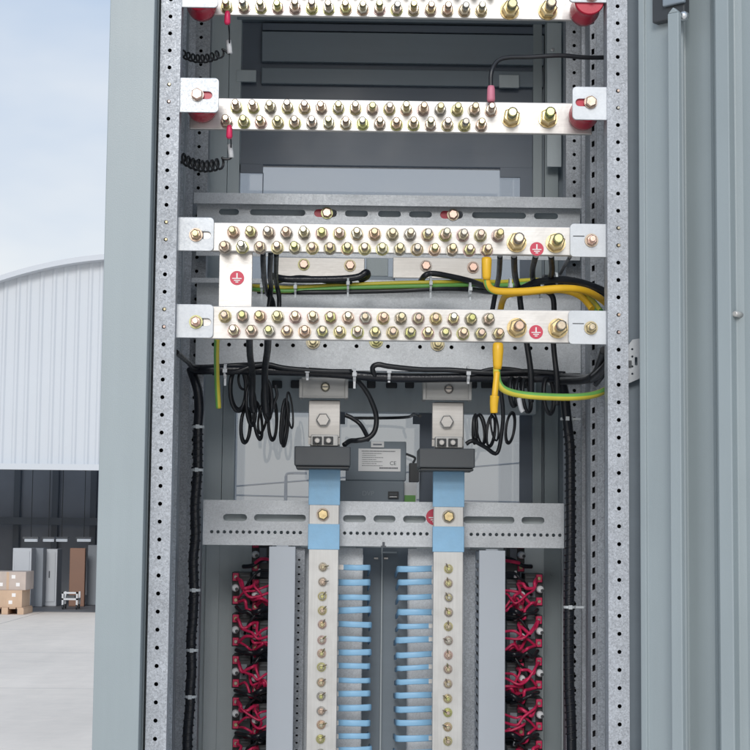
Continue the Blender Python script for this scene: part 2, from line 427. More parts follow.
mb.box(xo0-.1, xo1+.1, YW-.12, YW+.1, zl-.1, zl, 'clad'); mb.box(xo1, xo1+.07, YW-.1, YW+.2, 0, zl-.1, 'greyd'); mb.box(xo0-.07, xo0, YW-.1, YW+.2, 0, zl-.1, 'greyd')
mb.build('door_frame', wh)
mb = MB()
mb.box(XL+.3, XR-.3, YW+7, YW+7.1, 0.01, zl+1.5, 'hall')
for k in range(5):
    xx = xo0+.4+(xo1-xo0)*k/5; mb.box(xx, xx+.12, YW+6.8, YW+6.99, 0.01, zl+.6, 'greyd')
mb.box(XL+.4, XR-.4, YW+6.5, YW+6.7, zl-1.0, zl-.85, 'greyd')
mb.build('inner_hall', wh)
mb = MB(); mb.box(XL+.3, XR-.3, YW+.02, YW+7, .003, .006, 'shop'); mb.build('hall_floor', wh)
def inside(name, x0, y0, x1, y1, dy, th, m, label, cat, group=None, extra=None):
    Y = YW+dy; b = MB(); xa, xb = at(x0, y0, Y).x, at(x1, y1, Y).x; zt = at(x0, y0, Y).z
    b.box(xa, xb, Y, Y+th, 0.008, zt, m)
    if extra: extra(b, xa, xb, Y, zt)
    return b.build(name, label=label, cat=cat, group=group, bevel=.01)
def doorlines(b, xa, xb, Y, zt):
    b.box(xa+.03, xb-.03, Y-.012, Y, .08, zt-.05, 'greyb'); b.box(xa+.08, xa+.1, Y-.03, Y-.012, zt*.5, zt*.5+.12, 'ink')
GP = 'metal cabinets stored in the warehouse'
inside('stored_cabinet', 13, 548, 30, 610, 1.2, .5, 'greyb', 'pale grey tall cabinet standing just behind the stacked cartons in the warehouse', 'cabinet', GP, doorlines)
inside('stored_cabinet', 31, 548, 42, 608, 1.6, .5, 'greyd', 'narrow darker grey cabinet between two pale cabinets in the warehouse doorway', 'cabinet', GP)
inside('stored_cabinet', 45, 549, 56, 607, 1.9, .5, 'greyb', 'pale cabinet right of the dark narrow cabinet in the warehouse', 'cabinet', GP, doorlines)
inside('stored_board', 70, 548, 84, 603, 1.9, .12, 'brown', 'tall brown board standing upright in the warehouse behind the white cart', 'board')
inside('stored_cabinet', 88, 545, 97, 606, 2.4, .4, 'greyd', 'dark grey cabinet at the right edge of the warehouse doorway', 'cabinet', GP)
# white cart
Yc = YW+.9; xa, xb = at(63, 600, Yc).x, at(79, 600, Yc).x; zc = at(70, 595, Yc).z
ct = empty('hand_cart', ((xa+xb)/2, Yc, .006), 'small white framed cart parked in front of the brown board', 'cart')
b = MB(); zt = max(zc, .3)
for x in (xa, xb-.03):
    for y in (Yc-.14, Yc+.14): b.box(x, x+.03, y, y+.03, .08, zt, 'white')
b.box(xa, xb, Yc-.14, Yc+.17, zt*.55, zt*.55+.03, 'white'); b.box(xa, xb, Yc-.14, Yc-.11, zt-.03, zt, 'white'); b.box(xa+.06, xb-.06, Yc-.1, Yc+.1, zt*.55+.03, zt*.8, 'ctgrey')
b.build('frame', ct)
for x in (xa+.02, xb-.02):
    for y in (Yc-.12, Yc+.15):
        b = MB(); b.lathe((x-.012, y, .05), (1, 0, 0), [(0, .035), (0, .042), (.024, .042), (.024, .035)], 'blackp', 12); b.build('wheel', ct)
# cartons
def carton(px0, py0, px1, py1, dy, m, zb, label, seed):
    Y = YW+dy; xa, xb = at(px0, py0, Y).x, at(px1, py1, Y).x; zt = at(px0, py0, Y).z
    b = MB(); b.box(xa, xb, Y, Y+.7, zb, zt, m)
    b.box((xa+xb)/2-.02, (xa+xb)/2+.02, Y-.002, Y, zb+.005, zt-.005, 'carton')
    rr = random.Random(seed)
    for q in range(4):
        x = xa+(xb-xa)*(.25 if q % 2 else .72)+rr.uniform(-.04, .04); z = zb+(zt-zb)*(.3 if q < 2 else .72)
        b.box(x-.03, x+.03, Y-.004, Y, z-.028, z+.028, 'stickw')
    return b.build('carton', label=label, cat='box', group='cartons at the warehouse doorway', bevel=.008), zt
pb = MB(); Yp = YW-.9; xa, xb = at(-14, 610, Yp).x, at(24, 610, Yp).x
for k in range(5): pb.box(xa+(xb-xa)*k/5+.01, xa+(xb-xa)*(k+1)/5-.01, Yp-.03, Yp+.75, .09, .11, 'carton')
for k in range(3): pb.box(xa+(xb-xa-.1)*k/2, xa+(xb-xa-.1)*k/2+.1, Yp-.03, Yp+.75, .003, .09, 'carton')
pb.build('pallet', label='low wooden pallet carrying the cartons at the warehouse doorway', cat='pallet')
_, z1 = carton(-12, 590, 21.5, 613, -.9, 'carton', .111, 'orange brown carton on the pallet, lowest at the warehouse doorway', 1)
carton(-10, 571.5, 25.5, 590, -.87, 'carton2', z1+.002, 'dull brown carton stacked on top of the orange one by the warehouse', 2)
carton(-48, 560, -15, 613, -.6, 'carton2', .003, 'tall brown carton standing left of the pallet by the warehouse', 3)
for i, (a, c) in enumerate(((24.5, 36.5), (43, 53), (56, 66.5), (77, 90))):
    Y = YW+4+.3*i; p = at(a, 539, Y); q = at(c, 539, Y)
    b = MB(); b.box(p.x, q.x, Y, Y+.12, p.z-.05, p.z, 'lamp'); b.box(p.x-.03, q.x+.03, Y-.02, Y+.14, p.z+.001, p.z+.04, 'greyb')
    b.box((p.x+q.x)/2-.006, (p.x+q.x)/2+.006, Y+.05, Y+.06, p.z+.04, zl+.6, 'ctgrey')
    b.build('hall_lamp', label=['leftmost', 'second from left', 'third from left', 'rightmost'][i]+' bright tube lamp hanging above the stored cabinets in the warehouse', cat='lamp', group='tube lamps in the warehouse')

Yp_ = 55.0
p = at(286, 476, Yp_)
o = empty('street_lamp', (p.x, Yp_, 0), 'distant grey street lamp seen through the cabinet glass', 'street lamp')
s = MB(); s.tube([(p.x, Yp_, 0), (p.x, Yp_, p.z)], .09, 'greyd', 10, 2, smoothpath=False, r2=.05); s.build('pole', o)
s = MB(); s.tube([(p.x, Yp_, p.z-.02), (p.x+.05, Yp_, p.z+.08), (p.x+.3, Yp_, p.z+.1)], .04, 'greyd', 8, 3); s.box(p.x+.25, p.x+.7, Yp_-.12, Yp_+.12, p.z+.06, p.z+.14, 'greyd'); s.build('lamp_head', o)
for i, (a, c) in enumerate((((160, 487.5), (330, 474)), ((160, 488.5), (330, 493)))):
    s = MB(); A, B = at(*a, 70.0), at(*c, 70.0); d = (B-A)
    s.tube([A-d*6, A-d*2-Vector((0, 0, .15)), A+d*.5-Vector((0, 0, .2)), B+d*2-Vector((0, 0, .15)), B+d*6], .035, 'greyd', 6, 4)
    s.build('power_line', label=['upper', 'lower'][i]+' thin overhead power line far behind the cabinet glass', cat='cable', group='overhead power lines')

# ------------------------------------------------------------------ the cabinet: posts, panels, rails
ZB, ZT = 0.12, 2.50
HZ = 2.1331                                                     # height of hole 0 of the front uprights
XF = 0.3228                                                     # half distance of the hole columns
YB = 0.60                                                       # rear uprights
cab = empty('distribution_cabinet', (0, .3, 0.0), 'open grey steel distribution cabinet with galvanised perforated uprights standing on the yard', 'cabinet')

def upright(name, xc, Yf, xl, xr, r, ret_in, zoff, sgn):
    holes = []; z = HZ+zoff
    while z > ZB+.05: z -= .025
    z += .025
    while z < ZT-.03:
        holes.append(circ(xc, z, r, 10)); z += .025
    b = MB()
    perf(b, xl, xr, ZB, ZT, holes, .002, 'galv', front(Yf))
    xi, xo = (xr, xl) if sgn < 0 else (xl, xr)                  # inner and outer edge
    b.box(xi-(.002 if sgn < 0 else 0), xi+(0 if sgn < 0 else .002), Yf+.002, Yf+ret_in, ZB, ZT, 'galv')
    b.box(xo-(0 if sgn < 0 else .002), xo+(.002 if sgn < 0 else 0), Yf+.002, Yf+.045, ZB, ZT, 'galv')
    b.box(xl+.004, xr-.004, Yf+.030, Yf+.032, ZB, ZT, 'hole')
    return b.build(name, cab)
upright('front_upright', -XF, 0, -XF-.0135, -XF+.0155, .0030, .03, 0, -1)
upright('front_upright', XF, 0, XF-.0155, XF+.014, .0030, .03, 0, 1)
xlb = X(199, 150, YB); xrb = X(574.3, 160, YB)
upright('rear_upright', xlb, YB, X(193.5, 150, YB), X(208, 150, YB), .0032, .04, -.004, -1)
upright('rear_upright', xrb, YB, X(566, 160, YB), X(581, 160, YB), .0032, .04, -.009, 1)

# middle posts: stepped galvanised profiles between the front and rear uprights
b = MB()
x0, x1 = X(581.6, 180, .50), X(590, 180, .50)
b.box(x0, x1, .50, .502, ZB, ZT, 'galv')
Ys = .30
Yq = .312
xa_, x2 = X(590.2, 180, Yq), X(596.6, 180, Ys)
xm = X(593.2, 180, Yq); holes = []
z = ZB+.04
while z < ZT-.03:
    holes.append([(xm-.0024, z), (xm+.0024, z+.002), (xm+.0024, z+.0115), (xm-.0024, z+.0095)]); z += .0255
perf(b, xa_, X(596.6, 180, Yq), ZB, ZT, holes, .002, 'galv', front(Yq))
x3 = X(602.5, 180, Ys)
b.box(xa_, xa_+.002, Yq+.0021, Yq+.03, ZB, ZT, 'galv')
b.box(x2, x3, Ys-.002, Ys, ZB, ZT, 'galv'); b.box(x3, x3+.002, Ys-.002, .5, ZB, ZT, 'galv')
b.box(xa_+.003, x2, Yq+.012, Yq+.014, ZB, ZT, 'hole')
b.build('middle_post', cab)
b = MB()
x0, x1 = X(186, 180, .50), X(193, 180, .50)
b.box(x0, x1, .50, .502, ZB, ZT, 'galv')
x2 = X(184.2, 180, Ys); b.add([(x0, .501, ZB), (x2, Ys, ZB), (x2, Ys, ZT), (x0, .501, ZT)], [(0, 1, 2, 3)], 'galv')
b.box(X(179, 180, Ys), x2-.001, Ys-.002, Ys, ZB, ZT, 'galv'); 
b.build('middle_post', cab)

# side panels, jamb faces, roof and base
XJ0, XJ1 = X(96.5, 560, -.03), X(146.0, 400, -.03)
b = MB()
b.box(XJ0, XJ1, -.03, -.028, ZB-.05, ZT+.02, 'paint')
b.box(XJ0, XJ0+.002, -.0275, .92, ZB-.05, ZT+.02, 'paint')
b.box(XJ1-.002, XJ1, -.0275, .012, ZB-.05, ZT+.02, 'paint')
b.box(XJ1, XJ1+.002, .006, .039, ZB-.05, ZT+.02, 'paint')
b.build('side_panel', cab, bevel=.0025)
b = MB(); b.box(XJ1+.0022, -XF-.0137, .040, .043, ZB, ZT, 'paint_lifted'); b.box(-XF-.05, -XF-.048, .058, .9, ZB, ZT, 'paint_lifted'); b.build('inner_wall', cab)
XS = XF+.053
b = MB(); b.box(XF+.016, XS+.03, .046, .050, ZB, ZT, 'slate2'); b.box(XS, XS+.002, .053, .92, ZB, ZT, 'paint_lifted')  # dark front face paints the shade of the hinge gap
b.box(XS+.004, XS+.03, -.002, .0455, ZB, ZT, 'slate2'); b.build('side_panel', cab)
b = MB(); b.box(XJ0, XS+.03, -.03, .93, ZT+.021, ZT+.06, 'paint'); b.build('roof', cab, bevel=.004)
b = MB(); b.box(XJ0+.003, XS+.03, -.02, .92, 0.003, ZB-.052, 'slate'); b.build('plinth', cab, bevel=.004)
b = MB(); b.box(XJ0+.003, XS, .0, .92, ZB-.05, ZB-.046, 'galv'); b.build('floor_plate', cab)

# narrow white plate drawn as a pale streak left of the upright
b = MB()
b.box(X(151, 90, .0), X(154, 90, .0), -.004, 0, Z(152, 112, 0), Z(152, 76, 0), 'white'); b.build('gap_streak', cab, bevel=.001)

# upper slotted rail behind the third busbar
YR = .555
def zlev(px, py, Y): return at(px, py, Y).z
x0, x1, _, zt = rect(195, 191.5, 580, 198, YR)
xr0, xr1 = X(195, 200, YR), X(580, 204, YR)
ztop_r = (Z(195, 191.5, YR-.02)+Z(580, 199, YR-.02))/2
b = MB()
def zmid(y_at388, Y): return at(388, y_at388, Y).z
holes = []
for (a, c, y) in ((219, 239, 210), (250, 305.5, 211), (345, 368, 213), (378, 401, 213), (409, 432, 213), (472, 526, 216), (534, 558, 217)):
    holes.append(slot(X(a, y, YR), X(c, y, YR), zmid(214, YR)-.0055, zmid(214, YR)+.0055))
bx = []
for (a, c, y) in ((314, 337, 212), (440, 463, 214)):
    holes.append(slot(X(a, y, YR), X(c, y, YR), zmid(214, YR)-.007, zmid(214, YR)+.007)); bx.append((X(a, y, YR), X(c, y, YR)))
sheet(b, [(xr0+.004, zmid(258, YR)), (xr1, zmid(258, YR)), (xr1, ztop_r-.003), (xr0+.004, ztop_r-.003)], holes, .002, 'galv_lifted', front(YR))
b.box(xr0, xr1, YR-.022, YR-.020, ztop_r-.019, ztop_r, 'galv_lifted'); b.box(xr0, xr1, YR-.0198, YR, ztop_r-.002, ztop_r, 'galv_lifted')
b.build('mounting_rail', cab, bevel=.0008)
b = MB(); b.box(xr0+.01, xr1-.01, YR+.022, YR+.024, zmid(250, YR), ztop_r-.006, 'paint_lifted'); b.build('rail_backing', cab)
zr = zmid(214, YR)
for i, (a, c) in enumerate(bx):
    o = empty('rail_standoff', ((a+c)/2, YR, zr), ['left', 'right'][i]+' pinkish bolt on a red insulator in the slotted rail above the upper earth bar', 'bolt', 'bolts in the upper slotted rail')
    s = MB(); s.lathe(((a+c)/2-.004, YR+.003, zr), (0, 1, 0), [(0, .016), (.03, .018), (.035, .016)], 'red', 16); s.build('insulator', o)
    s = MB(); cx = (a+c)/2+.0025
    s.lathe((cx, YR-.0005, zr), (0, -1, 0), [(0, .0105), (.002, .0105)], 'zinc_dark', 18); s.lathe((cx, YR-.0025, zr), (0, -1, 0), [(0, .0085), (.0055, .0085), (.0065, .007)], 'copper_bolt', 6, smooth=False)
    s.build('bolt', o)
# lower mounting plate with a ledge
b = MB()
YL = .56
zt2, zb2 = zmid(284, YL), zmid(371, YL)
holes = []
zz = zmid(346.5, YL)
for px in (213.5, 229, 245.5, 261.5, 277, 293, 325, 356.5, 388, 420, 451.5, 483, 515, 530.5, 546.5):
    holes.append(circ(X(px, 346, YL), zz, .0036, 10))
xl0, xl1 = X(196, 330, YL), X(581, 330, YL)
sheet(b, [(xl0, zb2), (xl1, zb2), (xl1, zt2), (xl0, zt2)], holes, .002, 'galv_lifted', front(YL))
b.box(X(193, 284, YL), xl1, YL-.03, YL-.0005, zt2, zt2+.002, 'galv_lifted'); b.box(X(193, 284, YL), xl1, YL-.032, YL-.0302, zt2-.006, zt2+.002, 'galv_lifted')
b.build('mounting_plate', cab, bevel=.0008)
b = MB(); b.box(xl0, xl1, YL+.012, YL+.014, zb2, zt2, 'hole'); b.build('plate_backing', cab)  # dark sheet that shades the plate's holes by colour
for k, (px, py) in enumerate(((313, 342), (376, 341), (437.5, 344))):
    c = at(px, py, YL); s = MB()
    s.lathe((c.x, YL-.0005, c.z), (0, -1, 0), [(0, .0125), (.0025, .0125)], 'zinc_dark', 18); s.lathe((c.x, YL-.003, c.z), (0, -1, 0), [(0, .0095), (.008, .0095)], 'zinc', 6, smooth=False)
    s.lathe((c.x, YL-.011, c.z), (0, -1, 0), [(0, .006), (.009, .006), (.010, .005)], 'zinc', 12)
    s.build('plate_bolt', cab)

# slotted plate lower down, with its row of small holes
YP = .55
b = MB()
xp0, xp1 = X(203, 522, YP), X(564, 526, YP)
zp1, zp0 = zmid(502.8, YP), zmid(546.5, YP)
zs = zmid(519, YP); holes = []
for (a, c) in ((223, 247), (254, 306), (343, 366), (373.5, 395.5), (403, 426), (463, 514.5), (521.5, 544.5)):
    holes.append(slot(X(a, 519, YP), X(c, 519, YP), zs-.006, zs+.006))
zh = zmid(533.5, YP); px = 211.7
while px < 560:
    if not (304 < px < 341 or 429 < px < 466): holes.append(circ(X(px, 533, YP), zh, .0031, 8))
    px += 6.33
sheet(b, [(xp0, zp0), (xp1, zp0), (xp1, zp1), (xp0, zp1)], holes, .002, 'galv_lifted', front(YP))
b.box(xp0, xp1, YP+.0005, YP+.03, zp1, zp1+.002, 'galv_lifted'); b.box(xp0, xp1, YP+.002, YP+.03, zp0, zp0+.002, 'galv_lifted')
b.build('slotted_plate', cab, bevel=.0006)
b = MB(); b.box(xp0+.002, xp1-.002, YP+.022, YP+.024, zp0+.003, zp1-.002, 'paint_lifted'); b.build('plate_backing', cab)

earth_here = (434.5, 517)
c = at(383.5, 545.5, YP); s = MB(); s.box(c.x-.0045, c.x+.0045, YP-.003, YP-.0003, c.z-.003, c.z-.0005, 'ink'); s.box(c.x-.002, c.x+.002, YP-.003, YP-.0003, c.z-.0004, c.z+.006, 'ink'); s.build('clip', cab)
# lower galvanised panels and the dark channel between them
YG = .60
zg = zp0-.004
b = MB(); b.box(X(290, 620, YG), X(362, 620, YG), YG, YG+.002, ZB, zg, 'galv_lifted'); b.box(X(361.8, 620, YG), X(362.4, 620, YG), YG-.012, YG-.0002, ZB, zg-.01, 'galv'); b.build('panel', cab)  # both panels stand in shade, so they take the lightened steel
b = MB(); b.box(X(407.5, 620, YG), X(482, 620, YG), YG, YG+.002, ZB, zg, 'galv_lifted'); b.box(X(407, 620, YG), X(407.6, 620, YG), YG-.012, YG-.0002, ZB, zg-.01, 'galv'); b.build('panel', cab)
b = MB()
YC = .74
b.box(X(355, 620, YC), X(380.8, 620, YC), YC, YC+.003, ZB, zg, 'slate2'); b.box(X(382, 620, YC), X(416, 620, YC), YC, YC+.003, ZB, zg, 'slate2')
b.box(X(380.7, 620, YC), X(382.1, 620, YC), YC-.012, YC-.0005, ZB, zg-.012, 'paint_lifted')
b.box(X(382, 620, YC), X(396, 620, YC), YC-.012, YC-.0005, zg-.010, zg-.007, 'paint_lifted')
for px in (376, 386): b.box(X(px-2, 558, YC), X(px+2, 558, YC), YC-.006, YC-.0005, Z(px, 559, YC), Z(px, 557.5, YC), 'tin')
b.build('back_channel', cab)
# lower painted back panel
YW2 = .80
b = MB()
def strip(b, p0, p1, py, Y, z0, z1, m, th=.004): b.box(X(p0, py, Y), X(p1, py, Y), Y, Y+th, z0, z1, m)
strip(b, 195, 300, 620, YW2, ZB, zg+.02, 'paint_lifted'); strip(b, 470, 575, 620, YW2, ZB, zg+.02, 'paint_lifted')
strip(b, 205, 218.2, 620, YW2-.012, ZB, zg+.02, 'paint_lifted'); strip(b, 544.2, 561, 620, YW2-.012, ZB, zg+.02, 'paint')
b.build('lower_back_panel', cab)
c = at(552.5, 574, YW2-.012); s = MB(); s.lathe((c.x, YW2-.0125, c.z), (0, -1, 0), [(0, .004), (.002, .0035)], 'paint', 10); s.build('rivet', cab)

# rear door seen from inside: stiles, dark head panel, filmed glass
YD = .86
zlo = zp1-.02
rd = MB(); xa, xb = X(150, 460, YD), X(620, 460, YD)
rd.box(xa, xb, YD+.03, YD+.034, ZB-.04, zlo, 'paint_lifted')
rear = rd.build('rear_door', cab)
rd = MB(); rd.box(xa, X(235.5, 460, YD), YD-.004, YD-.001, zlo, ZT, 'slate2'); strip(rd, 203, 221.5, 460, YD-.03, zlo, ZT, 'paint_lifted', .026); strip(rd, 222.3, 234, 460, YD-.02, zlo, ZT, 'paint_lifted', .016)
rd.build('stile', rear)
rd = MB(); rd.box(X(532.0, 460, YD), xb, YD-.004, YD-.001, zlo, ZT, 'slate2'); strip(rd, 532.6, 541.4, 460, YD-.02, zlo, ZT, 'paint', .016); strip(rd, 544.6, 558, 460, YD-.02, zlo, ZT, 'paint', .016)
rd.build('stile', rear)
b = MB()
xg0, xg1 = X(234.5, 300, YD), X(533, 300, YD)
zed = Z(388, 167, YD)
b.box(xg0, xg1, YD-.002, YD+.02, zed, ZT, 'slate')
for (ya, yb, dep, m) in ((-60, 25, .02, 'slate2'), (26.5, 34, .012, 'slate'), (35.5, 65.5, .016, 'slate2'), (71, 87, .012, 'slate2')):
    b.box(X(262 if ya > 20 else 237, 60, YD), X(545 if ya < 30 else 543, 60, YD), YD-.002-dep, YD-.0025, Z(388, yb, YD), Z(388, ya, YD), m)
b.build('head_panel', rear, bevel=.002)
b = MB()
b.box(X(547, 60, YD-.05), X(561.5, 60, YD-.05), YD-.05, YD-.046, Z(388, 170, YD), Z(388, 28, YD), 'paint_lifted')
c = at(552.5, 50, YD-.05); b.lathe((c.x, YD-.0505, c.z), (0, -1, 0), [(0, .004), (.004, .0035)], 'steel', 10)
b.build('hinge_stile', rear, bevel=.001)
for (a, bb, c_, d) in ((236.5, 70, 256, 82), (499, 75, 519, 88)):
    x0, x1, z0, z1 = rect(a, bb, c_, d, YD-.02); s = MB(); s.box(x0, x1, YD-.022, YD-.0145, z0, z1, 'paint_lifted'); s.build('foam_pad', rear, bevel=.001)
b = MB(); b.box(xg0, xg1-.02, YD+.004, YD+.007, zlo, zed+.01, 'glass'); b.build('window_pane', rear)
b = MB()
xa = X(520, 180, YD)
b.box(X(500, 180, YD), xa, YD-.004, YD+.003, Z(510, 177.5, YD), zed+.001, 'slate'); b.build('window_seal', rear); b = MB(); b.box(xg0, X(263, 170, YD), YD-.004, YD+.003, Z(250, 173, YD), zed+.001, 'slate')
b.build('window_seal', rear); b = MB(); b.box(xa, xg1, YD-.004, YD+.003, zlo, zed+.001, 'slate'); b.build('window_seal', rear); b = MB(); b.box(X(262.6, 180, YD), X(263.4, 180, YD), YD-.004, YD+.003, zt2, Z(263, 173, YD), 'slate')
b.build('window_seal', rear)
b = MB(); b.box(xg0, xg1, YD-.06, YD-.02, Z(388, 412.5, YD-.06), Z(388, 372, YD-.06), 'paint_lifted')
for k in range(14):
    px = 272+k*19; b.box(X(px, 385, YD-.06), X(px+random.uniform(8, 15), 385, YD-.06), YD-.068, YD-.0605, Z(px, 391, YD), Z(px, 383+random.uniform(0, 3), YD), 'blackp')
b.build('cross_member', rear, bevel=.002)

# ------------------------------------------------------------------ open door on the right
Hp = at(644, 375, -.02); Hp.z = 0
an = math.radians(47)
dd = Vector((math.sin(an), -math.cos(an), 0)); dn = Vector((-math.cos(an), -math.sin(an), 0))
def door_s(px, py=375):
    d = ray(px, py); A = CAM - Hp                               # A + t d = s dd (+ z)
    det = d.x*(-dd.y) - d.y*(-dd.x)
    s = (d.x*(-A.y) - d.y*(-A.x))/det
    return -s if False else s
def door_solve(px, py, h=0.0):
    d = ray(px, py); o = Hp + dn*h
    n = dn; t = (o-CAM).dot(n)/d.dot(n); p = CAM + d*t
    return (p-o).dot(dd), p.z
ZD0, ZD1 = .14, 2.26
def ds(px, h=0.0): return door_solve(px, 375, h)[0]
prof = [(0, -.03), (0, .010), (.001, .013), (ds(645.5, .013), .013), (ds(647, .009), .009), (ds(668, .009), .009), (ds(684, .009)-.005, .009), (ds(684, .009), .004), (ds(685, -.02), -.014), (ds(687, -.02), -.020),
        (ds(713, -.02), -.020), (ds(716, -.016), -.015), (ds(717, .014)-.001, .012), (ds(718, .016), .015), (ds(731, .016), .015), (ds(732, .013), .013), (ds(733.5, -.008)+.006, -.006), (ds(738, -.012)+.012, -.010),
        (.70, -.010), (.705, .012), (.75, .012), (.75, -.03)]
door = empty('cabinet_door', Hp + Vector((0, 0, ZD0)), 'grey folded steel door swung open on the right with a vertical lock rod', 'door')
mb = MB(); vs = []; n = len(prof)
for z in (ZD0, ZD1):
    for s, h in prof:
        p = Hp + dd*s + dn*h; vs.append((p.x, p.y, z))
mb.add(vs, [(i, (i+1) % n, n+(i+1) % n, n+i) for i in range(n)] + [tuple(range(n))[::-1], tuple(range(n, 2*n))], 'paint')
panel = mb.build('door_panel', door, bevel=.0035, seg=3)
for f in panel.data.polygons: f.use_smooth = False
UZ = Vector((0, 0, 1))
def dpt(s, h, z): 
    p = Hp + dd*s + dn*h; return Vector((p.x, p.y, z))
hr = .042
sr0, sr1 = ds(669.5, hr), ds(680.5, hr)
zrt = door_solve(674, 12.5, hr)[1]
mb = MB(); sc_, sw = (sr0+sr1)/2, sr1-sr0
mb.obox(dpt(sc_, hr-.004, (ZD0+.05+zrt)/2), dd, dn, UZ, sw, .008, zrt-ZD0-.05, 'paint')
a = [dpt(sr0, hr-.008, zrt), dpt(sr1, hr-.008, zrt), dpt(sc_, hr-.008, zrt+.008), dpt(sr0, hr, zrt), dpt(sr1, hr, zrt), dpt(sc_, hr, zrt+.008)]
mb.add(a, [(0, 1, 2), (5, 4, 3), (0, 3, 4, 1), (1, 4, 5, 2), (2, 5, 3, 0)], 'paint')
mb.build('lock_rod', door, bevel=.0012)
mb = MB()
hl = .03
sl0, sl1 = ds(655, .02), ds(688, .02); zl0 = door_solve(670, 20, .02)[1]
mb.obox(dpt((sl0+sl1)/2, .016, zl0+.06), dd, dn, UZ, sl1-sl0, .014, .12, 'blackp')
mb.obox(dpt((sl0+sl1)/2+.012, .0265, zl0+.03), dd, dn, UZ, (sl1-sl0)*.66, .007, .024, 'slate2')
mb.obox(dpt((sl0+sl1)/2+.012, .0265, zl0+.075), dd, dn, UZ, (sl1-sl0)*.66, .007, .05, 'ctgrey')
latch = mb.build('latch', door, bevel=.002)
mb = MB(); p = dpt(ds(684.5, .03), .023, door_solve(684, 15, .03)[1]); mb.lathe(p, dn, [(0, .007), (.006, .007), (.010, .003)], 'steel', 14); mb.build('screw', latch)
mb = MB(); sx, sz = door_solve(741, 315, -.01); p = dpt(sx, -.010, sz); mb.lathe(p, dn, [(0, .0042), (.016, .0042), (.017, .003)], 'tin', 12); mb.build('weld_stud', door)
# galvanised hinge bracket between upright and door
mb = MB(); Yh = .028
zz0, zz1 = Z(634, 382, Yh), Z(634, 341, Yh); xh0, xh1 = X(628.5, 360, Yh), X(641, 360, Yh)
hs = [circ(xh0+.0055, zz0+(zz1-zz0)*t, .0017, 8) for t in (.2, .38, .62, .8)] + [rrect(xh0+.009, xh0+.013, zz0+.024, zz0+.036, .001)]
sheet(mb, [(xh0, zz0-.002), (xh1, zz0+.006), (xh1, zz1+.004), (xh0+.006, zz1+.002), (xh0, zz1-.006)], hs, .002, 'tab', front(Yh))
mb.box(xh0-.002, xh0+.004, Yh-.004, Yh-.0005, (zz0+zz1)/2-.008, (zz0+zz1)/2+.001, 'ctgrey')
mb.build('hinge_bracket', cab)

# ------------------------------------------------------------------ busbars with studs
def make_stud(c, big=False):
    """one stud with its nut and washer, pointing at the viewer from the bar's front face at c"""
    k = 1.5 if big else 1.0
    L = .040 if big else .032
    m1, m2 = ('gold', 'gold') if big else ('zinc', 'zinc_dark')
    s = MB(); c = Vector(c); y = (0, -1, 0)
    s.lathe(c, y, [(0, .0050*k), (L-.0015, .0050*k), (L, .0036*k)], 'zinc', 12)
    return s, c, k, L, m1, m2
proto = {}
def put_stud(parent, c, big=False):
    key = big
    c = Vector(c)
    if key not in proto:
        s, c0, k, L, m1, m2 = make_stud((0, 0, 0), big)
        st = s.build('stud', None)
        st.location = (0, 0, 0)
        me = st.data
        # rebuild about the origin at the bar face
        for v in me.vertices: v.co.y += -L/2 if False else 0
        b1 = MB(); b1.lathe((0, -.0035*k, 0), (0, -1, 0), [(0, .0076*k), (.0002, .0084*k), (.0066*k, .0084*k), (.0074*k, .0072*k)], m1, 6, smooth=False)
        b2 = MB(); b2.lathe((0, 0, 0), (0, -1, 0), [(0, .0096*k), (.0016*k, .0096*k)], m2, 20)
        b2.lathe((0, -.0016*k, 0), (0, -1, 0), [(0, .0076*k), (.0018*k, .0076*k)], m2, 16)
        tmp = bpy.data.objects.new('t', None); tmp.location = (0, 0, 0)
        n_ = b1.build('nut', tmp); w_ = b2.build('washer', tmp)
        s3 = MB(); s3.lathe((0, 0, 0), (0, -1, 0), [(0, .0050*k), (L-.0015, .0050*k), (L, .0036*k)], 'zinc', 12); sm = s3.build('stud', tmp)
        proto[key] = (sm.data, n_.data, w_.data)
        for o in (st, n_, w_, sm): bpy.data.objects.remove(o)
        bpy.data.objects.remove(tmp)
    sm, nm, wm = proto[key]
    o = bpy.data.objects.new('stud', sm); COL.objects.link(o); o.parent = parent; o.location = c - worldloc(parent)
    ro = random.uniform(0, 1.0)
    o.rotation_euler = (random.uniform(-.03, .03), ro, random.uniform(-.03, .03))
    for nme, me in (('nut', nm), ('washer', wm)):
        q = bpy.data.objects.new(nme, me); COL.objects.link(q); q.parent = o; q.rotation_euler = (0, random.uniform(0, 1), 0)
    o.scale = (1, random.uniform(.92, 1.08), 1)
    return o

def earth_sticker(px, py, Y, rpx, parent):
    c = at(px, py, Y); r = rpx/F*(Y-CAM.y)
    s = MB(); s.lathe((c.x, Y-.0001, c.z), (0, -1, 0), [(0, r), (.0005, r)], 'sticker', 28)
    st = s.build('earth_sticker', parent)
    q = MB(); x, z, y0, y1 = c.x, c.z, Y-.0012, Y-.0005
    q.box(x-.0009*r/.009, x+.0009*r/.009, y0, y1, z-.05*r, z+.68*r, 'stickw')
    for (hw, dz) in ((.66, -.05), (.42, -.32), (.2, -.56)): q.box(x-hw*r, x+hw*r, y0-.00005, y1, z+dz*r-.10*r, z+dz*r+.04*r, 'stickw')
    q.build('earth_symbol', st)

def hexbolt(parent, c, r, h, m='zinc', name='bolt', wr=None):
    s = MB(); c = Vector(c)
    if wr: s.lathe(c, (0, -1, 0), [(0, wr), (.0018, wr)], 'zinc_dark', 18); c = c + Vector((0, -.0018, 0))
    s.lathe(c, (0, -1, 0), [(0, r), (h*.8, r), (h, r*.82)], m, 6, rot=random.random(), smooth=False)
    return s.build(name, parent)

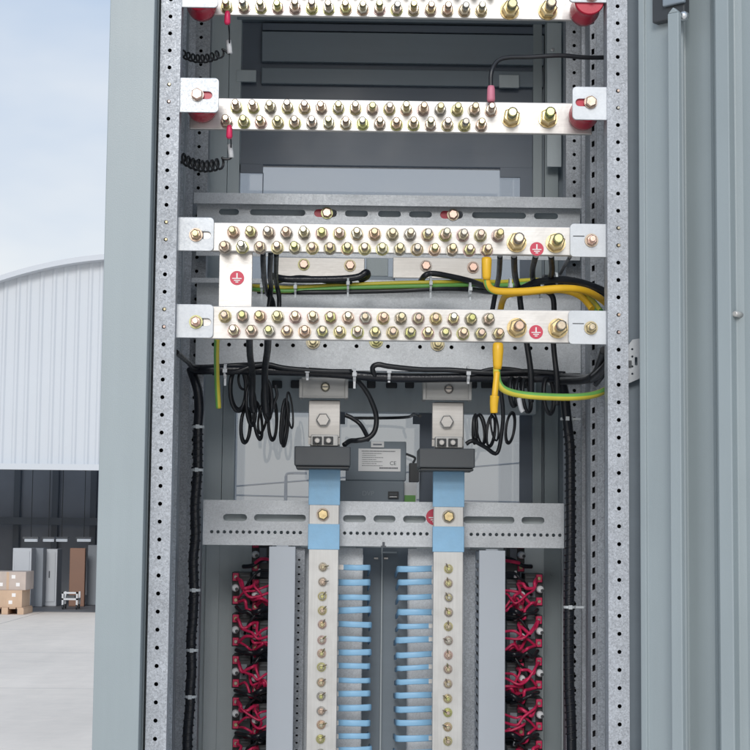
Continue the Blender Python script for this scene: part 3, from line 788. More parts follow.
def busbar(label, tl, br, Yf, rows, bigs, tabs, insul, stickers, group):
    """tl/br: pixel corners of the bar's front face"""
    a = at(*tl, Yf); b_ = at(*br, Yf); th = .010 if not insul else .008
    cx, cz = (a.x+b_.x)/2, (a.z+b_.z)/2
    o = empty('busbar', (cx, Yf, b_.z), label, 'busbar', group)
    s = MB(); s.box(a.x, b_.x, Yf, Yf+th, b_.z, a.z, 'tin'); s.build('bar', o, bevel=.0012)
    for (pa, pb, n) in rows:
        A, B = at(*pa, Yf), at(*pb, Yf); zc = (A.z+B.z)/2
        for i in range(n):
            put_stud(o, (A.x+(B.x-A.x)*i/(n-1), Yf-.0002, zc))
    zb = sum(at(p, q, Yf).z for p, q in bigs)/len(bigs)
    for (p, q) in bigs: put_stud(o, (at(p, q, Yf).x, Yf-.0002, zb), True)
    for (x0, y0, x1, y1, sx, sy, rc, dirn) in tabs:
        Yt = 0.004 if insul else Yf-.0045
        X0, X1, Z0, Z1 = rect(x0, y0, x1, y1, Yt); sc = at(sx, sy, Yt)
        s = MB()
        cor = (0, 1, 1, 0) if dirn < 0 else (1, 0, 0, 1)
        if dirn < 0: hs = [slot(sc.x-.006, sc.x+.0215, sc.z-.0055, sc.z+.0055)]
        else: hs = [slot(sc.x-.0215, sc.x+.006, sc.z-.0055, sc.z+.0055)]
        if not insul and dirn > 0: hs = [slot(sc.x-.026, sc.x-.010, sc.z+.0055, sc.z+.0066)]
        sheet(s, rrect(X0, X1, Z0, Z1, .006, cor), hs, .004, 'tab', front(Yt), bev=.0006)
        t = s.build('end_plate', o)
        s = MB()
        if insul:
            s.lathe((sc.x+(.002 if dirn < 0 else -.002), Yt+.0045, sc.z-.004), (0, 1, 0), [(0, .0205), (.004, .022), (.02, .0185), (.036, .0185), (.05, .022), (Yf-Yt-.0050, .021)], 'red', 28)
            s.build('insulator', o)
            hexbolt(o, (sc.x, Yt-.0003, sc.z), .0085, .007, 'copper_bolt' if dirn < 0 else 'zinc', wr=.0095)
        else:
            m = 'copper_bolt' if random.random() < .5 else 'zinc'
            hb = hexbolt(o, (sc.x, Yt-.0003, sc.z), .0078, .006, m, wr=.0098)
            s.lathe((sc.x, Yt-.008, sc.z), (0, -1, 0), [(0, .0046), (.009, .0046), (.010, .0038)], m, 12); s.build('bolt_tip', o)
    for (px, py, r) in stickers: earth_sticker(px, py, Yf-.0002, r, o)
    return o
YF1 = .072
GB = 'horizontal tinned busbars studded with nuts'
busbar('topmost tinned busbar on red insulators, cut off by the top of the picture', (190, -20.5), (592, 20.5), YF1,
       [((235.5, -11), (490, -6), 16), ((227, 7), (481, 12), 16)], [(509.5, 17-5), (547.5, 10)],
       [(180, -26, 218, 7.5, 197, -9, 1, -1), (569, -18, 608, 2.5, 591.5, -4, 1, 1)], True, [], GB)
busbar('second tinned busbar from the top, on red insulators with the pink sleeved cable lug', (190, 97.5), (592, 134.5), YF1,
       [((236.5, 106.5), (490.8, 112), 16), ((227, 121.5), (481, 127), 16)], [(511, 118), (547.8, 119)],
       [(179.5, 77.5, 218.5, 112.5, 197.3, 95, 1, -1), (572.5, 86.5, 610, 120, 590.5, 102.5, 1, 1)], True, [], GB)
YE = .020
e3 = busbar('upper earth busbar with two studs rows and a red earth sticker, above the link plate', (203, 222.1), (584, 255.7), YE,
       [((233.5, 231.5), (497.8, 237), 16), ((225, 246.5), (486.6, 251.5), 16)], [(516.5, 243), (555.5, 243)],
       [(177, 217, 213.5, 251, 196, 235, 0, -1), (570, 223.5, 609, 257.2, 591.3, 240.5, 0, 1)], False, [(536.8, 249, 7.0)], GB)
e4 = busbar('lower earth busbar with a red earth sticker and the yellow lug hanging below', (203, 305.8), (584, 343.2), YE,
       [((225, 315.5), (488.2, 320.5), 16), ((234, 329.5), (498, 335.5), 16)], [(516.8, 328), (557.8, 328.5)],
       [(176.5, 304, 213, 338, 196, 322, 0, -1), (568.5, 310.3, 609, 344.5, 590.8, 328, 0, 1)], False, [(536, 332, 7.0)], GB)

earth_sticker(434.0, 517, YP-.0002, 8.0, bpy.data.objects['slotted_plate'])
for i in (4, 5, 12, 13, 17, 18):
    for sx in (-XF, XF):
        s = MB(); z = HZ-.025*i; s.lathe((sx+.0006, .012, z), (0, -1, 0), [(0, .0024), (.013, .0024), (.0145, .0018)], 'zinc_dark', 8); s.build('fixing_screw', cab)
# link plate between the two earth bars
YK = YE+.011
X0, X1, Z0, Z1 = rect(219.5, 250, 251.5, 318, YK)
lp = empty('link_plate', ((X0+X1)/2, YK, Z0), 'cream tinned link plate with red earth sticker joining the two earth busbars', 'plate')
s = MB(); s.box(X0, X1, YK, YK+.004, Z0, Z1, 'tin'); s.build('plate', lp, bevel=.0008)
earth_sticker(237, 278, YK-.0002, 7.2, lp)

# short copper strips behind the upper earth bar
YS2 = .52
for i, (tl, br, bs) in enumerate((((276, 257), (364.5, 277.5), ((303.8, 264.6), (350, 265.6))), ((393, 257), (482, 279), ((426, 266), (473, 267.5))))):
    X0, X1, Z0, Z1 = rect(*tl, *br, YS2)
    o = empty('short_strip', ((X0+X1)/2, YS2, Z0), ['left', 'right'][i]+' short pale tinned strip with two pinkish bolts behind the upper earth busbar', 'busbar', 'short strips behind the earth busbar')
    s = MB(); s.box(X0, X1, YS2, YS2+.005, Z0, Z1, 'tin'); s.build('bar', o, bevel=.001)
    for (p, q) in bs:
        c = at(p, q, YS2); hexbolt(o, (c.x, YS2-.0003, c.z), .0082, .007, 'copper_bolt', wr=.0105)
X0, X1, Z0, Z1 = rect(363, 258, 395, 281, .545)
s = MB(); s.box(X0, X1, .545, .55, Z0, Z0+.008, 'slate2'); s.box(X0+.006, X1-.012, .546, .551, Z0+.0082, Z1, 'paint'); s.build('strip_support', cab, bevel=.001)

# ------------------------------------------------------------------ vertical busbars, current transformers
YV = .50
def vbar(side_, xb0, xb1, ytop, blue1, tin1, blue2, studx, stud_ys, boltpx, label):
    o = empty('vertical_busbar', at((xb0+xb1)/2, 620, YV), label, 'busbar', 'vertical busbars with blue sleeves')
    def part(name, y0, y1, dy, th, m, dx=0, bev=.001):
        X0, X1 = X(xb0, 600, YV)-dx, X(xb1, 600, YV)+dx
        s = MB(); s.box(X0, X1, YV-dy, YV-dy+th, Z((xb0+xb1)/2, y1, YV), Z((xb0+xb1)/2, y0, YV), m); return s.build(name, o, bevel=bev)
    xm = (xb0+xb1)/2
    part('bar', ytop, 1090, 0, .008, 'tin_dull')
    part('sleeve', blue1[0], blue1[1], .0016, .0112, 'blue', .0014); part('sleeve', blue2[0], blue2[1], .0016, .0112, 'blue', .0014)
    c = at(*boltpx, YV); hexbolt(o, (c.x, YV-.0003, c.z), .0095, .008, 'gold', wr=.0112)
    xs = X(studx, 620, YV)
    for i, y in enumerate(stud_ys):
        c = at(studx, y, YV); put_small(o, (xs+random.uniform(-.0005, .0005), YV-.0002, c.z))
    return o
smallproto = []
def put_small(parent, c):
    if not smallproto:
        tmp = bpy.data.objects.new('t', None)
        a = MB(); a.lathe((0, 0, 0), (0, -1, 0), [(0, .0034), (.0125, .0034), (.0135, .0026)], 'zinc', 12)
        b2 = MB(); b2.lathe((0, -.002, 0), (0, -1, 0), [(0, .0060), (.0046, .0060), (.0052, .0054)], 'zinc', 6, smooth=False)
        b3 = MB(); b3.lathe((0, 0, 0), (0, -1, 0), [(0, .0078), (.0018, .0078)], 'zinc_dark', 18)
        b4 = MB(); b4.tube([(.003, -.010, .0025), (.0065, -.0115, .0045), (.0085, -.012, .0062)], .0011, 'zinc_dark', 6, 2)
        A, B, C, D = a.build('stud', tmp), b2.build('nut', tmp), b3.build('washer', tmp), b4.build('split_pin', tmp)
        smallproto.extend([A.data, B.data, C.data, D.data])
        for q in (A, B, C, D): bpy.data.objects.remove(q)
        bpy.data.objects.remove(tmp)
    o = bpy.data.objects.new('stud', smallproto[0]); COL.objects.link(o); o.parent = parent; o.location = Vector(c)-worldloc(parent)
    for nme, me in (('nut', smallproto[1]), ('washer', smallproto[2]), ('split_pin', smallproto[3])):
        q = bpy.data.objects.new(nme, me); COL.objects.link(q); q.parent = o
        q.rotation_euler = (0, random.uniform(-.5, .5), 0)
        if nme == 'split_pin' and parent.location.x > 0.0: q.rotation_euler = (0, random.uniform(-2.6, -1.0) + .4, 0)
ly = [567, 581.8, 596.3, 610.5, 624.4, 640, 653.4, 667, 682.4, 696.2, 711, 724.6, 739]
ly += [ly[-1]+14.4*k for k in range(1, 6)]
ry = [568.8, 583.2, 597.4, 612.3, 626.4, 640.5, 655, 669, 683.7, 698.5, 712.4, 726.8, 741]
ry += [ry[-1]+14.4*k for k in range(1, 6)]
vbar('l', 308, 338, 400, (467, 505), (505, 524), (524, 549.5), 322.2, ly, (323, 514.5), 'left vertical tinned busbar with blue sleeves and a column of nuts')
vbar('r', 433, 463, 402, (469, 507), (507, 526.5), (526.5, 552), 448.3, ry, (448.6, 516.5), 'right vertical tinned busbar with blue sleeves and a column of nuts')

def ct(dx, dy, label, sgn):
    Yc = .44
    c0 = at(323+dx, 456+dy, Yc)
    o = empty('current_transformer', c0, label, 'transformer', 'current transformers on the vertical busbars')
    def bx(name, x0, y0, x1, y1, Ya, Yb, m, bev=.0015, par=None):
        X0, X1, Z0, Z1 = rect(x0+dx, y0+dy, x1+dx, y1+dy, Ya); s = MB(); s.box(X0, X1, Ya, Yb, Z0, Z1, m); return s.build(name, par or o, bevel=bev)
    body = bx('body', 294.5, 446, 350.5, 466, Yc, .53, 'ctgrey', .002)
    bx('body_lip', 296, 466.1, 349, 469, Yc+.004, .525, 'blackp', .001)
    # terminal block with two screws
    tb = bx('terminal_block', 311, 434.5, 338, 445.9, .455, .497, 'tin_dull', .001)
    for px in (317.2, 328.5):
        bx('terminal', px-4.6, 436.5, px+4.6, 444.6, .4520, .4548, 'blackp', .0006, tb)
        s = MB(); c = at(px+dx, 440.6+dy, .452); s.lathe((c.x, .4518, c.z), (0, -1, 0), [(0, .0052), (.003, .0052), (.004, .0035)], 'tin', 14)
        s.build('screw', tb)
    s = MB(); c = at(343.5+dx-41*(sgn < 0)*0, 472+dy, .47); hs = []
    return o
ct(0, 0, 'left dark current transformer clamped round the busbar with two terminal screws', 1)
ct(124.5, 2, 'right dark current transformer clamped round the busbar with two terminal screws', -1)

def top_link(x0, y0, dx, dy, label, label2):
    # tinned riser with a big hex bolt, and the grey clamp bracket above it
    Yt = .486
    X0, X1, Z0, Z1 = rect(x0, y0, x0+31, y0+37, Yt)
    o = empty('tinned_riser', ((X0+X1)/2, Yt, Z0), label, 'plate', 'tinned risers above the transformers')
    s = MB(); s.box(X0, X1, Yt, Yt+.008, Z0, Z1, 'tin'); s.build('plate', o, bevel=.001)
    s = MB(); s.box(X0, X1, Yt+.0005, Yt+.0075, Z0-.012, Z0-.0005, 'tin'); s.build('foot', o)
    c = at(x0+14.3, y0+19.5, Yt); s = MB()
    s.lathe((c.x, Yt-.0002, c.z), (0, -1, 0), [(0, .0125), (.002, .0125)], 'tin_dull', 20); s.lathe((c.x, Yt-.0022, c.z), (0, -1, 0), [(0, .0118), (.007, .0118), (.0085, .0098)], 'tin', 6, rot=.3, smooth=False)
    s.build('hex_bolt', o)
    Yb_ = .462
    X0, X1, Z0, Z1 = rect(x0-7.2, y0-21.5, x0+37, y0-2, Yb_)
    o = empty('clamp_bracket', ((X0+X1)/2, Yb_, Z0), label2, 'bracket', 'grey clamps above the risers')
    s = MB(); s.box(X0, X1, Yb_, Yb_+.006, Z0, Z1, 'ctbr'); s.box(X0, X1, Yb_+.0005, Yb_+.09, Z1-.003, Z1+.003, 'ctbr'); s.box(X0-.004, X0+.002, Yb_-.004, Yb_+.03, Z0, Z1, 'ctbr'); s.box(X1-.002, X1+.004, Yb_-.004, Yb_+.03, Z0, Z1, 'ctbr')
    s.box(X0, X1, Yb_-.003, Yb_-.0005, Z0, Z0+.003, 'ctbr')
    s.build('body', o, bevel=.0015)
    c = at(x0+16.5, y0-13.5, Yb_); s = MB(); s.lathe((c.x, Yb_-.0003, c.z), (0, -1, 0), [(0, .0078), (.003, .0074), (.004, .005)], 'zinc_dark', 18)
    s.box(c.x-.005, c.x+.005, Yb_-.0048, Yb_-.0042, c.z-.0008, c.z+.0008, 'ink'); s.build('screw', o)
top_link(308.8, 400.5, 0, 0, 'left tinned riser plate with a large hex bolt above the transformer', 'left grey clamp bracket with one screw under the black loom')
top_link(432.3, 402.5, 0, 0, 'right tinned riser plate with a large hex bolt above the transformer', 'right grey clamp bracket with one screw under the black loom')

# ------------------------------------------------------------------ controller seen from behind
YQ = .78
X0, X1, Z0, Z1 = rect(346, 441, 406, 481, YQ)
cc = empty('controller', ((X0+X1)/2, YQ, Z0-.03), 'dark grey controller seen from behind with a printed silver label and data socket', 'controller')
s = MB(); s.box(X0, X1, YQ, YQ+.05, Z0, Z1, 'slate2'); s.build('housing', cc, bevel=.002)
xa, xb, za, zb_ = rect(340, 482, 404, 505, YQ-.012)
s = MB(); s.box(xa, xb, YQ-.012, YQ+.05, za, Z0-.0005, 'slate2'); lower = s.build('lower_housing', cc, bevel=.002)
xa, xb, za, zb_ = rect(358.5, 448.5, 400.5, 471.5, YQ-.0006)
s = MB(); s.box(xa, xb, YQ-.0010, YQ-.0003, za, zb_, 'label'); lab = s.build('rating_label', cc)
W, H = xb-xa, zb_-za
s = MB(); rr = random.Random(3)
def inkline(x, y, x2, h): s.box(xa+W*x, xa+W*x2, YQ-.0014, YQ-.0011, zb_-H*(y+h), zb_-H*y, 'ink')
x = .08
while x < .88:
    q = x+rr.uniform(.012, .028); inkline(x, .09, q, .045); x = q+.012
for i, y in enumerate((.2, .29, .38, .47, .56, .65, .74)):
    x = .09
    while x < (.42 if i % 2 else .56):
        q = x+rr.uniform(.01, .03); inkline(x, y, q, .03); x = q+.014
x = .5
while x < .93:
    q = x+rr.uniform(.018, .03); inkline(x, .82, q, .07); x = q+.008
s.build('print', lab)
def text(body, size, loc, m, parent, name, rot=(math.pi/2, 0, 0)):
    cu = bpy.data.curves.new(name, 'FONT'); cu.body = body; cu.size = size; cu.extrude = .0003; cu.align_x = 'CENTER'
    o = bpy.data.objects.new('tmp', cu); COL.objects.link(o); dg = bpy.context.evaluated_depsgraph_get(); dg.update()
    me = bpy.data.meshes.new_from_object(o.evaluated_get(dg)); bpy.data.objects.remove(o); bpy.data.curves.remove(cu)
    me.materials.clear(); me.materials.append(M[m])
    q = bpy.data.objects.new(name, me); COL.objects.link(q); q.parent = parent; q.location = Vector(loc)-worldloc(parent); q.rotation_euler = rot
    return q
text('CE', .010, (xa+W*.82, YQ-.0013, zb_-H*.72), 'ink', lab, 'mark')
M['faint'] = mat('faint_print', (.42, .47, .52), .6)
c = at(368, 495.5, YQ-.0125); text('DVP', .012, (c.x, YQ-.0126, c.z), 'faint', lower, 'lettering')
xa, xb, za, zb_ = rect(371, 441.5, 384, 447.5, YQ-.004); s = MB(); s.box(xa, xb, YQ-.004, YQ+.01, za, zb_, 'label'); s.box(xa+.004, xb-.004, YQ-.0046, YQ-.0041, za+.004, zb_-.004, 'greyd'); s.build('tag_plate', cc)
xa, xb, za, zb_ = rect(388, 491.5, 398.5, 498.5, YQ-.014)
s = MB(); s.box(xa, xb, YQ-.018, YQ-.0125, za, zb_, 'blackp'); s.box(xa+.0025, xb-.0025, YQ-.0192, YQ-.0182, za+.0022, za+.0036, 'steel'); s.box(xa+.0025, xb-.0025, YQ-.0190, YQ-.0182, za+.005, zb_-.003, 'ctgrey'); s.build('data_socket', cc, bevel=.0006)
s = MB(); xa, xb, za, zb_ = rect(409.5, 463, 419, 482, YQ); s.box(xa, xb, YQ, YQ+.03, za, zb_, 'blackp'); s.tube([at(413, 463, YQ+.01), at(415, 458, YQ+.01), at(409, 455, YQ+.01), at(403, 453, YQ+.01)], .0022, 'blackp', 8); s.build('plug', cc, bevel=.0008)
s = MB(); xa, xb, za, zb_ = rect(404.5, 482.5, 416.5, 505, YQ); s.box(xa, xb, YQ+.002, YQ+.012, za, zb_, 'white'); s.box(xa, xb-.002, YQ+.0005, YQ+.0018, za, za+.018, 'green'); s.build('terminal_strip', cc)
s = MB(); xa, xb, za, zb_ = rect(420, 412, 436, 505, YQ+.03); s.box(xa, xb, YQ+.03, YQ+.04, za, zb_, 'slate'); xa, xb, za, zb_ = rect(413, 412, 421, 424, YQ+.03); s.box(xa, xb-.001, YQ+.031, YQ+.039, za, zb_, 'slate')
s.build('mounting_frame', cc); s = MB()
xa, xb, za, zb_ = rect(338, 412, 345, 424, YQ+.03); s.box(xa, xb, YQ+.031, YQ+.039, za, zb_, 'slate'); s.build('mounting_frame', cc)

# ------------------------------------------------------------------ wiring ducts
def duct(p0, p1, ptop, Ya, label, teeth):
    X0, X1 = X(p0, 620, Ya), X(p1, 620, Ya); zt = Z((p0+p1)/2, ptop, Ya); Yb_ = YG-.002
    o = empty('wiring_duct', ((X0+X1)/2, Ya, ZB+.05), label, 'duct', 'grey wiring ducts')
    s = MB(); s.box(X0, X1, Ya, Ya+.003, ZB+.05, zt, 'duct'); s.box(X0, X0+.002, Ya+.0031, Ya+.014, ZB+.05, zt, 'duct'); s.box(X1-.002, X1, Ya+.0031, Ya+.014, ZB+.05, zt, 'duct')
    s.build('cover', o, bevel=.0012)
    for sx, sg in ((X0+.003, 1), (X1-.003, -1)):
        s = MB(); hs = []; z = ZB+.08
        while z < zt-.012: hs.append(rrect(Ya+.018, Yb_-.012, z, z+.0065, .0028)); z += .0143
        perf(s, Ya+.006, Yb_, ZB+.05, zt-.003, hs, .0016, 'duct', side(sx, sg)); s.build('side_wall', o)
    s = MB(); s.box(X0+.01, X1-.01, Yb_-.003, Yb_, ZB+.06, zt-.006, 'blackp'); s.build('base', o)
    s = MB(); s.box(X0+.012, X1-.012, Ya+.01, Ya+.016, zt-.010, zt+.002, 'duct'); s.build('clip', o)
duct(268.0, 294.5, 546.5, .47, 'left grey wiring duct cover beside the left vertical busbar', 1)
duct(479.0, 505.2, 550.5, .47, 'right grey wiring duct cover beside the right vertical busbar', -1)
# perforated tooth strips beside the ducts
for (pa, pb, ph) in ((296, 304, 298.3), (476, 480, 0),):
    if ph:
        s = MB(); hs = []; z = ZB+.1; Yt = YG-.03
        xx = X(ph, 620, Yt)
        while z < zg-.02: hs.append(slot(xx-.0022, xx+.0022, z, z+.0032, 4)); z += .0125
        perf(s, X(pa-2, 620, Yt), X(pb, 620, Yt), ZB, zg, hs, .002, 'galv', front(Yt)); s.build('perforated_strip', cab)
        s = MB(); s.box(X(pa-2, 620, Yt), X(pb, 620, Yt), Yt+.008, Yt+.010, ZB, zg, 'hole'); s.build('strip_backing', cab)  # black sheet giving the tooth slots their shade
s = MB(); hs = []; Yt = YG-.004; z = ZB+.1
while z < zg-.02: hs.append(slot(X(477.2, 620, Yt)-.0022, X(477.2, 620, Yt)+.0022, z, z+.0036, 4)); z += .0125
perf(s, X(463.8, 620, Yt), X(481, 620, Yt), ZB, zg-.001, hs, .002, 'galv', front(Yt)); s.build('perforated_strip', cab)

# ------------------------------------------------------------------ blue sleeved copper strips
def blue_strip(xa, xb, y, ya2, i, sidename, sgn):
    Ya = .545
    A, B = at(xa, y, Ya), at(xb, ya2, Ya)
    s = MB(); h = .0050; hv = random.uniform(.88, 1.1); t = .0015; tip = .006
    mid = .55
    z0 = A.z; z1 = B.z
    # front run along x, then a bend back towards the channel
    path = [(A.x, Ya, z0), (A.x+(B.x-A.x)*.5, Ya-.001, (z0+z1)/2+random.uniform(-.0006, .0006)), (B.x-sgn*.006, Ya, z1), (B.x-sgn*.0015, Ya+.004, z1), (B.x, Ya+.012, z1-.001), (B.x-sgn*.001, Ya+.10, z1-.010), (B.x-sgn*.001, Ya+.17, z1-.016)]
    vs = []
    for k, p in enumerate(path):
        p = Vector(p); d = (Vector(path[min(k+1, len(path)-1)])-Vector(path[max(k-1, 0)])).normalized()
        nn_ = Vector((0, 0, 1)).cross(d).normalized(); hh = h*(1.0 if k < 6 else .9)
        for (a, c) in ((1, -.7), (1, .7), (.55, 1), (-.55, 1), (-1, .7), (-1, -.7), (-.55, -1), (.55, -1)): vs.append(p + nn_*(t*a) + Vector((0, 0, hh*c*hv)))
    fs = []
    for k in range(len(path)-1):
        for j in range(8): fs.append((k*8+j, k*8+(j+1) % 8, (k+1)*8+(j+1) % 8, (k+1)*8+j))
    fs += [tuple(range(8))[::-1], tuple(range((len(path)-1)*8, len(path)*8))]
    e = empty('copper_strip', (A.x, Ya, z0), ORD[i]+' blue sleeved copper strip from the top, '+sidename+' of the dark central channel', 'strip', 'blue sleeved strips '+sidename+' of the channel')
    s.add(vs, fs, 'blue', True); s.build('sleeve', e)
    q = MB(); x_ = A.x-sgn*.010; q.box(min(x_, A.x+sgn*(.006 if random.random() < .45 else .001)), max(x_, A.x+sgn*(.006 if False else .001)), Ya-.0019, Ya+.0012, z0-.0040, z0+.0040, 'tin'); q.build('bare_end', e)
lys = [567.5, 582, 597.3, 610.3, 624, 639, 652, 666, 680.3, 694, 708.2, 722.6, 736, 750]
rys = [569.4, 582.5, 597.4, 612.6, 626.5, 639.5, 654.5, 667.4, 681.4, 695, 709, 723, 739, 753]
for i, y in enumerate(lys):
    blue_strip(338+(5 if i in (0,) else 0), 370.8+random.uniform(-1.2, .8), y+random.uniform(-.5, .5), y+random.uniform(-.9, 1.0), i, 'left', 1)
for i, y in enumerate(rys): blue_strip(432.2, 397.6-(1 if i > 4 else 0)+random.uniform(-.8, 1.2), y-.6+random.uniform(-.5, .5), y+random.uniform(-.4, 1.3), i, 'right', -1)

# ------------------------------------------------------------------ small breakers with red terminals and wires
def breaker(x0, y0, Yk, label, flip, k):
    ce = at(x0+8, y0+17, Yk)
    o = empty('circuit_breaker', ce, label, 'breaker', 'black breakers with red terminals')
    def bx(n_, a, b_, c, d, Ya, Yb_, m, par=None, bev=.0006):
        if flip: a, c = 19-c, 19-a
        X0, X1, Z0, Z1 = rect(x0+a, y0+b_, x0+c, y0+d, Ya); s = MB(); s.box(X0, X1, Ya, Yb_, Z0, Z1, m); return s.build(n_, par or o, bevel=bev)
    bx('body', 0, 0, 18, 33, Yk, Yk+.06, 'blackp', bev=.001)
    bx('face_plate', 7.5, 9, 14.5, 24, Yk-.003, Yk-.0003, 'greyd')
    bx('top_rib', 8, 2.5, 17, 5, Yk-.003, Yk-.0003, 'ctgrey')
    for (ya, yb) in ((1, 9), (24, 32)):
        t = bx('terminal', .4, ya, 6.6, yb, Yk-.010, Yk-.0003, 'redw', bev=.0012)
        X0 = x0+(3.5 if not flip else 15.5); s = MB(); c = at(X0, y0+(ya+yb)/2, Yk-.0105); s.lathe((c.x, Yk-.0103, c.z), (0, -1, 0), [(0, .0035), (.0015, .003)], 'zinc_dark', 10); s.build('screw', t)
    s = MB(); c = at(x0+(3.8 if not flip else 15.2), y0+15.5, Yk-.003)
    s.lathe((c.x, Yk-.0003, c.z), (0, -1, 0), [(0, .0066), (.026, .0066), (.029, .004)], 'white', 14); s.lathe((c.x+.003, Yk-.0295, c.z-.002), (0, -1, 0), [(0, .003), (.001, .003)], 'blackp', 10); s.build('white_boot', o)
bl0, pitch = 572.0, 41.6
nb = 0
rw = random.Random(21)
def wire(pts, r, m, name, label, cat, group, ends=None, n=8, sub=6, twist=0.0):
    if name == 'red_wire' and rw.random() < .07: return None
    if name == 'red_wire': r *= rw.uniform(.85, 1.15); pts = [pts[0]]+[p+Vector((rw.uniform(-.003, .003), rw.uniform(-.006, .003), rw.uniform(-.0045, .0045))) for p in pts[1:-1]]+[pts[-1]]
    s = MB(); s.tube(pts, r, m, n, sub, twist=twist); return s.build(name, label=label, cat=cat, group=group)
SIDE = {'left': (232.5, 252.0, 0), 'right': (523.5, 505.5, 1)}
for sd, (xo, xi, fl) in SIDE.items():
    for k in range(5):
        yb = (bl0 if not fl else 573.5)+pitch*k
        breaker(xo+random.uniform(-.3, .3), yb, .70, ORD[k]+' breaker from the top in the outer column of the '+sd+' breaker bank', fl, k)
        breaker(xi+random.uniform(-.3, .3), yb+(6.5 if not fl else 5.5), .695, ORD[k]+' breaker from the top in the inner column of the '+sd+' breaker bank', fl, k)
        def P(x, y, Y): return at(x if not fl else 2*387.3-x, yb+y+(1.5 if fl else 0), Y)
        P0 = P
        P = lambda x, y, Y: P0(x+random.uniform(-1.3, 1.3), y+random.uniform(-1.6, 1.6), Y+random.uniform(-.004, .004))
        jj = lambda a: a+random.uniform(-2.5, 2.5)
        GW = 'red wires of the '+sd+' breaker bank'
        wire([P(237, 5, .688), P(240, 9, .675), P(241, 14, .668), P(246, 15, .664), P(252, 11, .664), P(257, 9, .68)], .0030, 'redw', 'red_wire', 'red loop off the upper outer terminal of the '+ORD[k]+' row, '+sd+' bank', 'wire', GW)
        wire([P(239, 28, .686), P(246, jj(24), .67), P(254, jj(20), .662), P(262, jj(17), .66), P(272, 14, .67)], .0024, 'redw', 'red_wire', 'red wire rising from the lower outer terminal, '+ORD[k]+' row, '+sd+' bank', 'wire', GW)
        wire([P(239, 29, .686), P(245, 30, .672), P(249, jj(34), .667), P(251, jj(40), .668), P(255, 44, .68)], .0026, 'redw', 'red_wire', 'red wire dropping from the lower outer terminal, '+ORD[k]+' row, '+sd+' bank', 'wire', GW)
        wire([P(256, 35, .68), P(261, jj(31), .664), P(266, jj(33), .664), P(272, 36, .68)], .0030, 'redw', 'red_wire', 'short red wire arching off the lower inner terminal, '+ORD[k]+' row, '+sd+' bank', 'wire', GW)
        wire([P(238, 6, .686), P(242, jj(13), .668), P(250, jj(20), .655), P(258, jj(24), .652), P(268, jj(22), .66), P(276, 22, .67)], .0023, 'redw', 'red_wire', 'long thin red wire sagging across the '+ORD[k]+' row, '+sd+' bank', 'wire', GW)
        wire([P(257, 9, .68), P(255, jj(16), .66), P(260, jj(24), .655), P(257, 33, .675)], .0024, 'redw', 'red_wire', 'red wire joining both inner terminals of the '+ORD[k]+' row, '+sd+' bank', 'wire', GW)
        wire([P(244, 20, .685), P(247, jj(12), .672), P(255, jj(4), .665), P(262, jj(-2), .67), P(274, -3, .68)], .0026, 'black', 'black_lead', 'thin black lead crossing above the '+ORD[k]+' row, '+sd+' bank', 'wire', 'black sleeved leads of the '+sd+' breaker bank')
        wire([P(250, 22, .684), P(254, jj(28), .666), P(262, jj(27), .658), P(270, jj(30), .662), P(276, 31, .67)], .0027, 'redw', 'red_wire', 'red wire leaving low toward the duct, '+ORD[k]+' row, '+sd+' bank', 'wire', GW)
        wire([P(236, 35, .69), P(242, jj(38), .668), P(248, jj(39), .66), P(256, jj(42), .664), P(262, 44, .68)], .0034, 'black', 'black_lead', 'thin black lead crossing below the '+ORD[k]+' row, '+sd+' bank', 'wire', 'black sleeved leads of the '+sd+' breaker bank')
        GK = 'black sleeved leads of the '+sd+' breaker bank'
        yy = 37+random.uniform(-1, 2)
        wire([P(246 if k % 2 else 250, yy+3, .68), P(256, yy+1.5, .655), P(264, yy-1, .655), P(275, yy-2, .67)], .0050, 'wirewrap', 'black_lead', 'black sleeved lead below the '+ORD[k]+' row of breakers, '+sd+' bank', 'wire', GK)
        s = MB(); p, q = P(259, 3, .675), P(260, -3, .67); s.tube([p, q], .0034, 'white', 8, 2, r2=.002); s.build('wire_ferrule', label='white ferrule above the inner breaker of the '+ORD[k]+' row, '+sd+' bank', cat='ferrule', group='white ferrules of the '+sd+' bank')
    breaker(xi, 572-41.6+(8.5 if not fl else 9), .695, 'topmost inner breaker half hidden by the slotted plate, '+sd+' bank', fl, 9)
    pt = lambda x, y, Y: at(x if not fl else 2*387.3-x, y, Y)
    wire([pt(243, 566.5, .67), pt(252, 565.5, .66), pt(262, 560, .66), pt(273, 557, .67)], .0040, 'wirewrap', 'black_lead', 'topmost black sleeved lead above the '+sd+' breaker bank', 'wire', 'black sleeved leads of the '+sd+' breaker bank')
    wire([pt(255, 563, .655), pt(262, 559.5, .65), pt(273, 560, .66)], .0034, 'redw', 'red_wire', 'topmost red wire above the '+sd+' breaker bank', 'wire', 'red wires of the '+sd+' breaker bank')
# backing strip behind each bank
s = MB(); strip(s, 254, 275, 640, .765, ZB, Z(250, 566, .765), 'slate'); s.build('bank_rail', cab)
s = MB(); strip(s, 500, 520, 640, .765, ZB, Z(520, 568, .765), 'slate'); s.build('bank_rail', cab)

